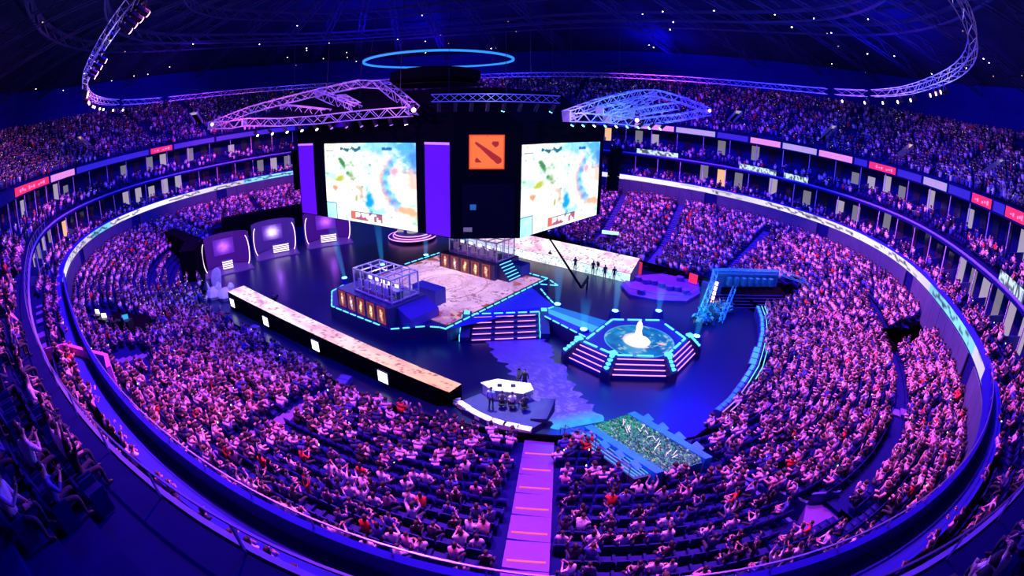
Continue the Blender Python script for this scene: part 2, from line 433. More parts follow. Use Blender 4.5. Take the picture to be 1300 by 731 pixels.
tR = even(-27, 263, 0.28); nv = 4
uu, vv = np.meshgrid(np.linspace(0, 1, len(tR)), np.linspace(0, 1, nv + 1)); xx, yy = ring(tR, 0.36)
Pn = np.stack([np.tile(xx, (nv + 1, 1)), np.tile(yy, (nv + 1, 1)), 7.55 + .85 * vv], -1)
grid_panel('ribbon_board', Pn, uu, vv, ribbon_px, SCR, label='long white LED ribbon board with dark lettering around the lower bowl wall', cat='screen')

# ------------------------------------------------------------------ suites: partitions, posts, lit rooms
for nm, t0, t1, z0, z1, off in (('lower', -26, 262, 8.5, 11.9, 5.1), ('upper', -6, 260, 13.6, 16.6, 8.5)):
    tw = even(t0, t1, 3.4, off)
    for i in range(len(tw) - 1):
        r = random.random()
        mt = E_['pale'] if r < .25 else E_['room'] if r < .45 else E_['warm'] if r < .48 else M['glass']
        x, y = ring([tw[i] + .28 * (tw[i + 1] - tw[i]), tw[i] + .72 * (tw[i + 1] - tw[i])], off - .02); x2, y2 = ring([tw[i] + .28 * (tw[i + 1] - tw[i]), tw[i] + .72 * (tw[i + 1] - tw[i])], off + .05)
        b = MB(); b.prism([(x[0], y[0]), (x[1], y[1]), (x2[1], y2[1]), (x2[0], y2[0])], z0, z1 - random.choice([0, .4, .8]))
        b.build('window_pane', mt, wl if nm == 'lower' else wu)
part_me = {}
for nm, t0, t1, o0, o1, z0, z1, h, st in (('lower', -24, 260, 2.9, 5.15, 8.3, 11.95, 3.6, 4.4), ('upper', -4, 258, 5.95, 8.5, 13.25, 17.0, 3.7, 5.2)):
    for t in even(t0, t1, st, o0):
        a = ring(t, o0); b_ = ring(t, o1); L = math.hypot(b_[0] - a[0], b_[1] - a[1]); rz = math.atan2(b_[1] - a[1], b_[0] - a[0])
        if nm not in part_me:
            b = MB(); b.box((.06, 0, h / 2), (.09, .09, h)); b.prism([(.12, -.04), (L, -.04), (L, .04), (.12, .04)], 0, [.9, 1.5, 1.5, .9], 1)
            part_me[nm] = b.mesh('suite_partition', [M['white'], M['blueb']])
        put('suite_partition', part_me[nm], loc=(float(a[0]), float(a[1]), z0), rz=rz, kind='structure')

# coloured advert boards on the upper fascia
bands = [(-62.5, -57.5, 'red'), (-57.5, -54, 'pink'), (-54, -44.3, 'blue'), (-44.3, -41.3, 'red'), (-41.3, -36, 'blue'), (-36, -31, 'blue'), (-31, -26, 'blue'),
         (9, 14, 'blue'), (14, 19, 'pink'), (19, 24, 'wsign'), (24, 28, 'blue'), (28, 32, 'pink'), (32, 36.5, 'wsign'), (36.5, 41, 'pink'), (41, 42.9, 'blue'), (42.9, 46.6, 'red'),
         (46.6, 50, 'blue'), (50, 53.4, 'wsign'), (53.4, 56.6, 'blue'), (56.6, 59.6, 'red'), (59.6, 61.4, 'blue'), (61.4, 64.4, 'red'), (64.4, 68, 'blue')]
cnm = {'blue': 'blue', 'red': 'red with pale lettering', 'pink': 'pink', 'wsign': 'pale violet'}
ordn = lambda a: ('first second third fourth fifth sixth seventh eighth ninth tenth eleventh twelfth thirteenth fourteenth fifteenth sixteenth'.split())[[b[0] for b in bands if (b[0] < 0) == (a < 0)].index(a)] + ' from the %s' % ('picture\'s edge' if a < 0 else 'hanging screens')
for a0, a1, c_ in bands:
    t0, t1 = t_at_azimuth(a0 + .15, 5.8), t_at_azimuth(a1 - .15, 5.8)
    if t0 > t1: t0, t1 = t1, t0
    b = MB(); ts = np.linspace(t0, t1, 7); strip_mb(b, ts, [(5.72, 17.15), (5.72, 18.12), (5.85, 18.12)])
    o = b.build('advert_board', E_[c_], label='%s lit advert board, %s on the %s fascia' % (cnm[c_], ordn(a0), 'left' if a0 < 0 else 'right'), cat='sign', group='%s advert boards %s' % (c_, 'left' if a0 < 0 else 'right'))
    if c_ in ('red', 'wsign', 'pink'):
        d = MB(); k = int(max(3, (a1 - a0) * 2.2))
        for j in range(k):
            if j % 4 == 3: continue
            tt0 = t0 + (t1 - t0) * (0.12 + 0.76 * j / k); x, y = ring([tt0, tt0 + (t1 - t0) * .45 / k], 5.70); x2, y2 = ring([tt0, tt0 + (t1 - t0) * .45 / k], 5.66)
            d.prism([(x[0], y[0]), (x[1], y[1]), (x2[1], y2[1]), (x2[0], y2[0])], 17.4 + .1 * (j % 2), 17.85 - .1 * (j % 3))
        d.build('lettering', E_['pink'] if c_ == 'red' else E_['violet'], o, kind='stuff')
# small pale LED boards lying on the suites' edge
for a0, a1 in ((14.5, 19.5), (27, 31.5), (32.5, 35.5), (62, 66)):
    t0, t1 = sorted((t_at_azimuth(a0, 2.8), t_at_azimuth(a1, 2.8))); ts = np.linspace(t0, t1, 40)
    u_, v_ = np.meshgrid(np.linspace(0, 1, 40), np.linspace(0, 1, 5)); x, y = ring(ts, 2.95)
    Pn = np.stack([np.tile(x, (5, 1)), np.tile(y, (5, 1)), 12.5 + .85 * v_], -1)

    def fn(u, v, s=a0):
        c = np.stack([.55 + 0 * u, .75 + 0 * u, .85 + 0 * u], -1); ink = noise2(u * 22, v * 3, int(s)) > .58; c[ink] *= .12; return c
    grid_panel('edge_board', Pn, u_, v_, fn, SCR, label='pale LED board with dark lettering on the suite ledge, %s' % ('beside the hanging screens' if a0 < 20 else 'below a pink board' if a0 < 32 else 'below a pale violet board' if a0 < 40 else 'at its near end'), cat='screen')

# ------------------------------------------------------------------ hanging screen rig over the stage
RIG = [(-27.1, 55.75), (-5.42, 42.66), (0.72, 43.3), (10.35, 55.6), (6.0, 68.0), (-18.0, 70.5)]
rig = empty('hanging_screen_rig', (-8, 56, 7), 'black hanging rig of big LED screens above the stage', 'screen rig')
OFFR = Vector((8, -56, -7))


def sh(mb, d=OFFR):
    mb.v = [(p[0] + d.x, p[1] + d.y, p[2] + d.z) for p in mb.v]; return mb


b = MB(); b.prism(RIG, 6.98, 17.7); sh(b).build('housing', M['black'], rig)
b = MB(); cxr, cyr = -8, 56
b.prism([(cxr + (p[0] - cxr) * .93, cyr + (p[1] - cyr) * .93) for p in RIG], 17.7, 21.2, 0, [(cxr + (p[0] - cxr) * .72, cyr + (p[1] - cyr) * .72) for p in RIG]); sh(b).build('drape', M['black'], rig)


def on_face(A, B, s0, s1, z0, z1, out=.12):
    """corners of a panel on the rig's face A-B between fractions s0..s1"""
    dx, dy = B[0] - A[0], B[1] - A[1]; L = math.hypot(dx, dy); nx, ny = dy / L * out, -dx / L * out
    f = lambda s, z: (A[0] + dx * s + nx + OFFR.x, A[1] + dy * s + ny + OFFR.y, z + OFFR.z)
    return [f(s0, z0), f(s1, z0), f(s1, z1), f(s0, z1)]


def game_px(u, v):
    c = np.ones(u.shape + (3,)) * np.array([1.0, 1.0, .98])
    n1 = fbm(u * 5, v * 5, 20); n2 = fbm(u * 9, v * 9, 31)
    c -= np.clip(n1 - .54, 0, 1)[..., None] * np.array([1.1, .3, .8]); c -= np.clip(n2 - .6, 0, 1)[..., None] * np.array([1.6, 1.9, 2.2]); c -= np.clip(fbm(u * 24, v * 24, 37) - .62, 0, 1)[..., None] * np.array([2.6, 1.8, 2.0])

    def blob(x, y, rx, ry, ang, col, a=1.0, sd=1, rough=.9):
        co, si = math.cos(ang), math.sin(ang); X = (u - x) * co + (v - y) * si; Y = -(u - x) * si + (v - y) * co
        d = np.sqrt((X / rx) ** 2 + (Y / ry) ** 2) + rough * 1.6 * (fbm(u * 20, v * 20, sd) - .5)
        k = (np.clip((1.25 - d) * 1.3, 0, 1) * a)[..., None]; c[:] = c * (1 - k) + np.array(col) * k
    blob(.72, .97, .3, .10, 0, (.25, .65, 1), .85, 5); blob(.93, .88, .13, .22, .3, (.1, .45, .95), .9, 6); blob(.99, .8, .06, .15, 0, (.1, .3, .8), .9, 12)
    for q in range(11):                                       # the blue wing-like arc with its rusty rim
        t = q / 10; ax = .80 - .13 * math.sin(t * 2.2) + .25 * max(0, t - .45); ay = .80 - .55 * t
        blob(ax - .035, ay, .03, .05, 0, (.8, .3, .2), .55, 60 + q); blob(ax, ay, .035 + .02 * t, .05, 0, (.08, .38, .85) if q % 2 else (.25, .65, 1), .85, 80 + q)
    blob(.80, .58, .03, .08, .3, (.95, .75, .9), .8, 99)
    blob(.93, .22, .12, .05, -.1, (.85, .4, .2), .85, 10); blob(.9, .5, .10, .14, 0, (1, .78, .68), .8, 13); blob(.8, .66, .04, .05, 0, (.95, .3, .4), .8, 14)
    blob(.97, .55, .05, .12, 0, (1, .5, .4), .7, 23); blob(.53, .28, .05, .17, 0, (0, .4, .75), 1, 15); blob(.63, .17, .09, .06, .2, (.25, .8, .95), .8, 16); blob(.6, .5, .05, .3, .1, (.75, .95, 1), .7, 26)
    blob(.22, .76, .035, .07, .5, (.08, .3, .1), 1, 17); blob(.29, .62, .02, .03, 0, (.1, .35, .15), 1, 18); blob(.18, .54, .07, .045, .1, (.5, .55, .08), 1, 19); blob(.10, .58, .05, .05, 0, (.5, .9, .8), .7, 24)
    blob(.13, .42, .04, .05, .4, (.8, .3, .15), .9, 20); blob(.38, .3, .015, .07, -.2, (.4, .45, .15), .9, 21); blob(.55, .73, .012, .02, 0, (.1, .3, .2), 1, 22); blob(.22, .1, .05, .06, 0, (.8, .75, .95), .9, 27)
    ink = (np.abs(v - .925 - .015 * np.sin(u * 60)) < .022) & (u > .2) & (u < .45) & (noise2(u * 60, v * 40, 40) > .28); c[ink] = (.02, .2, .25)
    ink = (np.abs(v - .925) < .02) & (u > .68) & (u < .78) & (noise2(u * 60, v * 40, 41) > .35); c[ink] = (.03, .2, .4)
    c[(np.abs(v - .91) < .006) & (u > .02) & (u < .12)] = (.2, .2, .2)
    hud = (u < .13) & (v < .22); c[hud] = np.stack([.25 + .5 * n2, .75 + .3 * n1, .85 + .1 * n1], -1)[hud]
    c[(np.abs(u - .13) < .006) & (v < .22)] = (.05, .2, .3); c[(np.abs(v - .22) < .006) & (u < .13)] = (.05, .2, .3)
    h2 = (v < .13) & (v > .03) & (u > .30) & (u < .66); cell = noise2(u * 38, v * 24, 50)
    c[h2] = (np.stack([.95 - .5 * (cell > .55), .9 - .75 * (cell > .55), .88 - .65 * (cell > .55)], -1))[h2]
    c[(np.abs(v - .135) < .006) & (u > .3) & (u < .66)] = (.15, .1, .1)
    r = (np.abs(u - .335) < .022) & (np.abs(v - .08) < .055); c[r] = (.7, .2, .12)
    return np.clip(c, 0, 1) ** 1.3 * 1.15


A_, B_, C_, D_ = RIG[0], RIG[1], RIG[2], RIG[3]
LL = math.hypot(B_[0] - A_[0], B_[1] - A_[1]); RLn = math.hypot(D_[0] - C_[0], D_[1] - C_[1])


def frac(pt, A, B):
    dx, dy = B[0] - A[0], B[1] - A[1]; return ((pt[0] - A[0]) * dx + (pt[1] - A[1]) * dy) / (dx * dx + dy * dy)


fl0, fl1 = frac((-22.22, 52.2), A_, B_), frac((-9.32, 44.96), A_, B_)
led_panel('screen', on_face(A_, B_, fl0, fl1, 7.05, 15.85), 110, 84, game_px, SCRB, rig, label='left screen showing a bright game picture')
fr0, fr1 = frac((0.85, 42.88), C_, D_), frac((9.69, 54.75), C_, D_)
led_panel('screen', on_face(C_, D_, fr0, fr1, 7.05, 15.75), 110, 84, game_px, SCRB, rig, label='right screen showing the same bright game picture')
for (s0, s1) in ((.012, .145), (fl1 + .045, .985)):
    c = on_face(A_, B_, s0, s1, 7.1, 15.75); o = MB().add(c, [(0, 1, 2, 3)]).build('side_panel', E_['purple'], rig, label='glowing violet side panel')
    c = on_face(A_, B_, s0, s1, 15.72, 15.95, .16); MB().add(c, [(0, 1, 2, 3)]).build('light_strip', E_['violet'], o)
# middle face: orange sign with a slanted stroke and two dots, faint reflections below
dx, dy = C_[0] - B_[0], C_[1] - B_[1]


def logo_px(u, v):
    c = np.ones(u.shape + (3,)) * np.array([1.0, .17, .02])
    e = np.minimum(np.minimum(u, 1 - u), np.minimum(v, 1 - v)) + .02 * (noise2(u * 14, v * 14, 3) - .5); c[e < .035] = (.75, .06, .0)
    d = (.34, .02, .0); U = u; V = v
    t = ((U - .2) * .62 + (.76 - V) * .5) / (.62 ** 2 + .5 ** 2); px = .2 + .62 * np.clip(t, 0, 1); py = .76 - .5 * np.clip(t, 0, 1)
    w_ = .035 + .07 * np.clip(t, 0, 1); c[np.hypot(U - px, V - py) < w_] = d
    c[(np.hypot(U - .27, (V - .25)) < .1) & (U + V < .56) & (V > .19)] = d
    c[(np.hypot(U - .74, (V - .74)) < .1) & (U + V > 1.37) & (V < .8)] = d
    return c


def mid(s, z, out=.15):
    L = math.hypot(dx, dy); return (B_[0] + dx * s + dy / L * out + OFFR.x, B_[1] + dy * s - dx / L * out + OFFR.y, z + OFFR.z)


s0, s1 = .22, .735
led_panel('sign', [mid(s0, 13.5), mid(s1, 13.5), mid(s1, 16.65), mid(s0, 16.65)], 70, 70, logo_px, screen_mat('led_sign', 1.1), rig, label='orange square sign with a slanted dark stroke and two dots')
MB().add([mid(.12, 7.05), mid(.9, 7.05), mid(.9, 12.2), mid(.12, 12.2)], [(0, 1, 2, 3)]).build('screen', P('unlit_screen', (.004, .004, .01), .5, spec=.08), rig, label='unlit black screen under the orange sign')
b = MB(); b.box((mid(.28, 10)[0], mid(.28, 10)[1], 10.0 - 7), (.55, .12, .5), mi=0); b.build('small_monitor', EM('dim_blue', (0.02, .2, .9), .5), rig)  # faint bluish reflection on the dark face, put in as a glowing box
b = MB(); b.box((mid(.2, 7.9)[0], mid(.2, 7.9)[1], 7.9 - 7), (.8, .12, .4), mi=0); b.build('small_monitor', EM('dim_violet', (.3, .25, .6), .4), rig)  # second reflection, put in as a dim violet glow
for s in (.02, .34, .66, .98):                                 # suspension cables
    for A0, B0 in ((A_, B_), (C_, D_)):
        x, y = A0[0] + (B0[0] - A0[0]) * s, A0[1] + (B0[1] - A0[1]) * s
        b = MB(); b.bar((x + (cxr - x) * .2, y + (cyr - y) * .2, 19), (x + (cxr - x) * .25, y + (cyr - y) * .25, 42), .04, 4); sh(b).build('cable', M['dark'], rig)

# ------------------------------------------------------------------ trusses
PE = lambda az, el, d: (d * math.sin(math.radians(az)), d * math.cos(math.radians(az)), EYE + d * math.tan(math.radians(el)))


def truss_mb(mb, pts, w=.6, h=None, c=.07, step=None, chords=None):
    """lattice of a box truss in mb; its four chords go to the four builders in chords (or mb too)"""
    h = h or w; step = step or w * 1.15; pts = [Vector(p) for p in pts]
    for p, q in zip(pts[:-1], pts[1:]):
        d = q - p; L = d.length; d.normalize(); a = d.cross(Vector((0, 0, 1)))
        if a.length < .05: a = Vector((1, 0, 0))
        a.normalize(); b_ = a.cross(d); k = max(1, int(L / step))
        cor = [a * (sx * w / 2) + b_ * (sy * h / 2) for sx, sy in ((-1, -1), (1, -1), (1, 1), (-1, 1))]
        for n_, o_ in enumerate(cor): (chords[n_] if chords else mb).bar(p + o_, q + o_, c)
        for i in range(k):
            m0 = p + d * (L * i / k); m1 = p + d * (L * (i + 1) / k)
            for j in range(4):
                e0, e1 = (cor[j], cor[(j + 1) % 4]) if i % 2 else (cor[(j + 1) % 4], cor[j])
                mb.bar(m0 + e0, m1 + e1, c * .62, 3)
    return mb


def truss_parts(pts, mat, parent, w=.6, h=None, c=.07, step=None, off=Vector((0, 0, 0))):
    ch = [MB() for _ in range(4)]; lt = truss_mb(MB(), pts, w, h, c, step, ch)
    for b in ch: sh(b, off).build('chord', mat, parent)
    sh(lt, off).build('lattice', mat, parent, kind='stuff')


def truss(name, pts, mat, w=.6, h=None, c=.07, step=None, **kw):
    r = empty(name, pts[0], kw.get('label'), kw.get('cat'), kw.get('group'))
    if kw.get('kind'): r['kind'] = kw['kind']
    truss_parts(pts, mat, r, w, h, c, step, -Vector(pts[0])); return r


ONES = 'zeroth first second third fourth fifth sixth seventh eighth ninth tenth eleventh twelfth thirteenth fourteenth fifteenth sixteenth seventeenth eighteenth nineteenth'.split()
TENS = 'x x twenty thirty forty fifty sixty seventy eighty ninety'.split()


def nth(n):
    n = int(n)
    if n < 20: return ONES[n]
    if n > 99: return 'hundred-' + nth(n - 100) if n > 100 else 'hundredth'
    return TENS[n // 10][:-1] + 'ieth' if n % 10 == 0 else TENS[n // 10] + '-' + ONES[n % 10]


LAMPN = {}


def spot_head(loc, col, size=.28, label='small round stage lamp under the tilted violet truss frame', group='stage lamps under the left truss frame', aim=(-6, 45, 0)):
    """moving-head lamp: yoke, head and a lit lens"""
    if 'curved' not in group: LAMPN[group] = LAMPN.get(group, 0) + 1; label += ', %s from the left' % nth(LAMPN[group])
    r = empty('stage_lamp', loc, label, 'lamp', group)
    d = (Vector(aim) - Vector(loc)).normalized() * size * 1.3
    b = MB(); b.box((0, 0, size * 1.5), (size, size, size * .5)); b.bar((size * .6, 0, size * 1.4), (size * .6, 0, 0), .05); b.bar((-size * .6, 0, size * 1.4), (-size * .6, 0, 0), .05); b.build('yoke', M['dark'], r)
    b = MB(); b.bar(tuple(-d), tuple(d), size * .8, 8, 0, size * 1.05); b.build('head', M['dark'], r)
    b = MB(); b.bar(tuple(d), tuple(d * 1.12), size * .95, 8); b.build('lens', col, r)
    return r


# left frame
fl_ = lambda L, d0: [PE(a, e, d) for (a, e), d in zip(L, d0)]
lowL = [PE(-32.4, 1.0, 60), PE(-28.1, .45, 57), PE(-23.4, .25, 53), PE(-18.6, .4, 49), PE(-12.4, .5, 45)]
upL = [PE(-36.5, 1.2, 66), PE(-31.8, 2.3, 66), PE(-27.6, 2.9, 64), PE(-23.3, 3.5, 62), PE(-18.3, 4.2, 58), PE(-15.6, 3.9, 55), PE(-13.8, 2.4, 50), PE(-11.9, .6, 45)]
frL = empty('lighting_truss_frame', lowL[2], 'tilted violet lit truss frame hanging above the left screen', 'truss')
dl = -Vector(lowL[2])


def child_truss(parent, pts, mat, w=.9, name='truss_beam'):
    off = -Vector(parent.location); b = MB(); b.bar(pts[0], Vector(pts[0]) + (Vector(pts[1]) - Vector(pts[0])).normalized() * .2, w * 1.3)
    r = sh(b, off).build(name, mat, parent); truss_parts(pts, mat, r, w, None, .11, None, off); return r


for pts in (lowL, upL, [PE(-36.5, 1.2, 66), PE(-34, .9, 62), PE(-32.4, 1.0, 60)], [PE(-27.6, 2.1, 62), PE(-22.2, .9, 54)], [PE(-23.3, 3.4, 62), PE(-18.6, 1.0, 51)], [PE(-20.6, 2.6, 57), PE(-18.8, 1.4, 51)]):
    child_truss(frL, pts, M['truss'])
b = MB(); q = [PE(-31, 1.1, 61), PE(-23.4, .5, 54), PE(-12.6, .7, 46), PE(-15.6, 3.5, 56), PE(-18.3, 3.8, 59), PE(-23.3, 3.1, 63), PE(-27.6, 2.3, 65)]
b.add(q + [(p[0], p[1], p[2] + .08) for p in q], [tuple(range(7)), tuple(range(7, 14))[::-1]] + [(i, (i + 1) % 7, (i + 1) % 7 + 7, i + 7) for i in range(7)]); sh(b, -Vector(frL.location)).build('black_cover', M['black'], frL)
for az in np.linspace(-31, -13, 11):
    d = 60 - (az + 32) * .78; p = PE(az, -.55, d); spot_head(p, E_['lamp'] if int(az) % 2 else E_['violet'], .3)
# right frame: gable with rungs
rg = [PE(6.0, .1, 44), PE(10, 1.9, 50), PE(14.6, 3.4, 57), PE(16.5, 3.6, 59), PE(19.5, 3.1, 63), PE(22.9, 2.1, 68)]
rl = [PE(6.0, -.1, 44), PE(10.8, -.0, 48), PE(14.4, -.2, 52), PE(19.2, .9, 60), PE(22.9, 2.0, 68)]
frR = empty('lighting_truss_frame', rg[2], 'gable shaped cyan and violet lit truss frame right of the hanging screens', 'truss')
for pts in (rg, rl, [PE(9.9, .8, 48), PE(13.8, 1.9, 54)], [PE(12.0, .4, 50), PE(17, 1.8, 58)], [PE(13.6, .9, 52), PE(19, 2.3, 61)], [PE(10.8, 0, 48), PE(16.5, 3.4, 59)]):
    child_truss(frR, pts, M['truss'], .8)
for az in np.linspace(7, 17.5, 9):
    spot_head(PE(az, -.9 + .03 * az, 47 + az * .3), E_['lampc'] if int(az) % 3 else E_['lamp'], .3, 'small cyan stage lamp hanging under the gable shaped truss frame', 'cyan stage lamps under the right truss frame')
# middle straight truss in front of the rig
mt_ = [PE(-9.9, 2.05, 40), PE(5.2, 2.0, 40)]
truss('straight_lighting_truss', mt_, M['truss'], .62, None, .06, label='straight lattice truss hanging in front of the black rig above the orange sign', cat='truss')
for i, az in enumerate(np.linspace(-9, 4.4, 8)):
    spot_head(PE(az, .9, 40), E_['lampc'] if i in (4, 7) else M['dark'], .26, 'stage lamp hanging under the straight middle truss', 'stage lamps under the straight middle truss')


def plight(loc, pw, col, size=.15, name='truss_light'):
    return light(name, 'POINT', loc, pw, col, None, size)


for az, el, d, pw, c in ((-34, 2.4, 58, 1, MAG), (-28, 3.8, 54, 1, (.8, .2, 1)), (-22, 4.0, 50, 1, (.7, .2, 1)), (-16, 3.2, 44, 1, (.9, .2, .9)), (9, 2.2, 43, 1, (.4, .2, 1)), (15, 2.2, 46, 1, (.1, .5, 1)), (21, 3.2, 56, 1, (.1, .5, 1)), (-3, 3.0, 36, .25, (.3, .4, 1))):
    plight(PE(az, el, d), 850 * pw, c)
for az, el, d, m_ in ((-36.3, 1.3, 65, 'lampp'), (-12.0, .7, 44.5, 'lampp'), (14.4, .1, 51, 'lampp'), (23, 2.2, 67.6, 'lampp')):
    spot_head(PE(az, el, d), E_[m_], .38, 'bright pink lamp at a tip of the truss frames', 'bright pink lamps on the truss frame tips', (0, 0, 18))

# hoop truss under the roof
HZ = 26.3


def hoop_pts(t0, t1, n, off=-4.34, dz=0.0):
    ts = np.linspace(t0, t1, n); x, y = ring(ts, off); return [(float(a), float(b), HZ + dz) for a, b in zip(x, y)]


for t0, t1, w_ in ((-38, 20, .55), (22.5, 33, .5), (36, 70, .5), (70, 110, .5), (110, 150, .5), (153, 200, .5), (203, 221, .5), (224, 290, .6)):
    truss('hoop_truss', hoop_pts(t0, t1, max(4, int((t1 - t0) / 3))), M['truss'], w_, .75, .06, 1.1, label='curved lattice truss under the roof, %s' % {-38: 'the one curling up at far right', 22.5: 'short one at right', 36: 'long one above the right upper tier', 70: 'right of centre at the back', 110: 'behind the blue light ring', 153: 'long one above the left upper tier', 203: 'short one at left', 224: 'the one curling up at far left'}.get(t0, 'at the back left of centre'), cat='truss', group='curved truss segments under the roof')
for t, c in [(t, 'lampp') for t in (-4, -2.5, -1, 243, 245, 250, 252, 258, 259.5, 261, 268, 269, 270, 271, 277, 278, 279, 280)] + [(t, 'lamp') for t in (4, 9, 15, 22, 30, 222, 228, 235, 238)]:
    x, y = ring(t, -4.34); spot_head((float(x), float(y), HZ - 1.1), E_[c], .3, 'small bright lamp hanging under the curved roof truss', 'lamps under the curved roof truss', (CX, CY, 5))
for t in (-5, 5, 16, 240, 250, 262): x, y = ring(t, -7); plight((float(x), float(y), HZ - 2), 1200, (.35, .3, 1), .15)
for t in (28, 50, 75, 100, 130, 165, 200): x, y = ring(t, -8); plight((float(x), float(y), HZ + 2), 2500, (.05, .03, 1), .15)  # blue points added to brighten the wall behind the upper tier

# halo of blue light and the dark equipment drum above the rig
halo = empty('halo_light_ring', (-8.8, 54.6, 24.9), 'blue glowing ring of light under the roof above the hanging screens', 'light ring')
b = MB(); n = 96
for i in range(n):
    t0, t1 = 2 * math.pi * i / n, 2 * math.pi * (i + 1) / n
    for r0, r1, z0, z1 in ((8.4, 8.4, 0, .2), (8.6, 8.6, 0, .2), (8.4, 8.6, .2, .2), (8.6, 8.4, 0, 0)):
        b.add([(r0 * math.cos(t0), r0 * math.sin(t0), z0), (r0 * math.cos(t1), r0 * math.sin(t1), z0), (r1 * math.cos(t1), r1 * math.sin(t1), z1), (r1 * math.cos(t0), r1 * math.sin(t0), z1)], [(0, 1, 2, 3)])
b.build('light_tube', E_['ring'], halo)
b = MB(); b.lathe((0, 0, 0), [(8.4, .21), (8.6, .21), (8.6, .3), (8.4, .3)], 64, 0, False); b.build('rim', M['dark'], halo)
for k in range(4): a = math.pi / 4 + k * math.pi / 2; MB().bar((8.7 * math.cos(a), 8.7 * math.sin(a), .4), (6 * math.cos(a), 6 * math.sin(a), 20), .05).build('cable', M['dark'], halo)
b = MB(); b.lathe((-9.2, 55, 22.3), [(4.6, 0), (5.2, .3), (5.2, 1.3), (4.2, 1.6)], 24); dr = b.build('equipment_drum', M['black'], label='dark round equipment drum hanging inside the blue light ring', cat='rig')
b = MB(); b.lathe((-9.2, 55, 22.0), [(5.6, 0), (5.7, .08)], 24); b.build('ring_rail', M['dark'], dr)

# dark speaker hang beside the left screen
for (x, y, z, n_) in ((-30.5, 62, 14.5, 9), (13.0, 60.5, 14.5, 9), (-26.0, 48.0, 15.5, 7)):
    if x == -26.0: continue
    r = empty('speaker_array', (x, y, z), 'black column of hanging loudspeakers beside the %s end of the hanging screens' % ('left' if x < 0 else 'right'), 'speaker')
    for k in range(n_): MB().box((.05 * k * (1 if x < 0 else -1), -.04 * k * k * .2, -k * .62), (1.3, .9, .56), .3).build('speaker_box', M['black'], r)
    MB().bar((0, 0, .3), (0, 0, 27), .05).build('cable', M['dark'], r)

# roof beams: rings and radials of dark steel
for z_, o_, r_ in ((37.5, -6, .5), (39.5, -16, .45), (41.5, -25, .45), (38.5, 4, .5)):
    ts = np.linspace(0, 360, 73); x, y = ring(ts, o_); b = MB()
    for i in range(72): b.bar((float(x[i]), float(y[i]), z_), (float(x[i + 1]), float(y[i + 1]), z_), r_); b.bar((float(x[i]), float(y[i]), z_ - 1.6), (float(x[i + 1]), float(y[i + 1]), z_ - 1.6), r_ * .6); b.bar((float(x[i]), float(y[i]), z_ - 1.6), (float(x[i + 1]), float(y[i + 1]), z_), r_ * .35, 3)
    b.build('roof_ring_beam', M['roofbeam'], kind='structure')
for t in range(0, 360, 12):
    x0, y0 = ring(t, UPO - 3); x1, y1 = ring(t, -24)
    truss('roof_beam', [(float(x0), float(y0), UPZ + 5.5), (float(x1), float(y1), 40.5)], M['roofbeam'], 1.0, 1.8, .16, 3.4, kind='structure')
# tiny work lights in the roof
for k in range(70):
    t = random.uniform(-10, 270); o_ = random.uniform(-22, 20); x, y = ring(t, o_); z_ = random.uniform(31, 38) if o_ < 8 else random.uniform(33.5, 35.5)
    b = MB(); b.lathe((0, 0, 0), [(.05, .0), (.09, .03), (.09, .1)], 6); b.build('roof_light', E_['lamp'] if random.random() < .8 else E_['warm'], loc=(float(x), float(y), z_), label='tiny work light high in the dark roof', cat='lamp', group='tiny work lights in the roof')

# ------------------------------------------------------------------ the main stage
SF = np.array([-5.3, 35.4]); SU = np.array([.583, .812]); SW = np.array([.812, -.583])


def S(p, q): r = SF - SW * p + SU * q; return (float(r[0]), float(r[1]))     # p metres towards the left corner, q towards the right corner


RZS = math.atan2(-.583, .812)
stage = empty('main_stage', (-5.3, 35.4, 0), 'square main stage with pink patterned LED floor under the hanging screens', 'stage')
SO = Vector((5.3, -35.4, 0))


def sb(mb, name, mat, parent=stage, **kw): return sh(mb, SO).build(name, mat, parent, **kw)


sb(MB().prism([S(0, 0), S(15.8, 0), S(15.8, 15.8), S(0, 15.8)], 0, 1.22), 'platform', M['stagebody'])
sb(MB().prism([S(3.7, -3.1), S(12.2, -3.6), S(15.6, -1.2), S(15.8, .1), S(.6, .1), S(1.8, -.7)], 0, 1.20), 'front_wing', M['stagebody'])


def floor_px(u, v):
    c = np.ones(u.shape + (3,)) * np.array([.72, .42, .82]); n1 = fbm(u * 4, v * 4, 60); n2 = fbm(u * 14, v * 14, 61)
    c += np.clip(n1 - .5, -1, 1)[..., None] * np.array([.9, .8, .8]); c[np.abs(n2 - .5) < .02] *= .55
    vein = np.abs(fbm(u * 6, v * 6, 63) - .5) < .012; c[vein] = (.3, .08, .25)
    r = np.hypot(u - .5, v - .5); ring_ = (np.abs(r - .13) < .006) | (np.abs(r - .17) < .004) | (np.abs(r - .3) < .005); c[ring_] = (.3, .1, .35)
    edge = np.minimum(np.minimum(u, 1 - u), np.minimum(v, 1 - v)); k = (edge < .2) & (r > .48)
    tri = noise2((u + v) * 9, (u - v) * 9, 64) > .55; br = np.array([.42, .10, .13]); c[k & tri] = br; c[k & ~tri] = c[k & ~tri] * np.array([.95, .85, .9])
    pk = noise2(u * 24, v * 24, 66) > .75; c[k & pk] = (.75, .45, .6)
    glow = np.exp(-((u - .62) ** 2 + (v - .5) ** 2) * 9)[..., None]; c += glow * np.array([.5, .4, .4]); c[edge < .008] = .05
    return np.clip(c, 0, 1.4) ** 1.25


zt = 1.235
led_panel('led_floor', [(a + SO.x, b_ + SO.y, zt) for a, b_ in (S(.35, .35), S(.35, 15.4), S(15.4, 15.4), S(15.4, .35))], 130, 130, floor_px, SCRF, stage, label='pink LED floor with brown corner motifs')


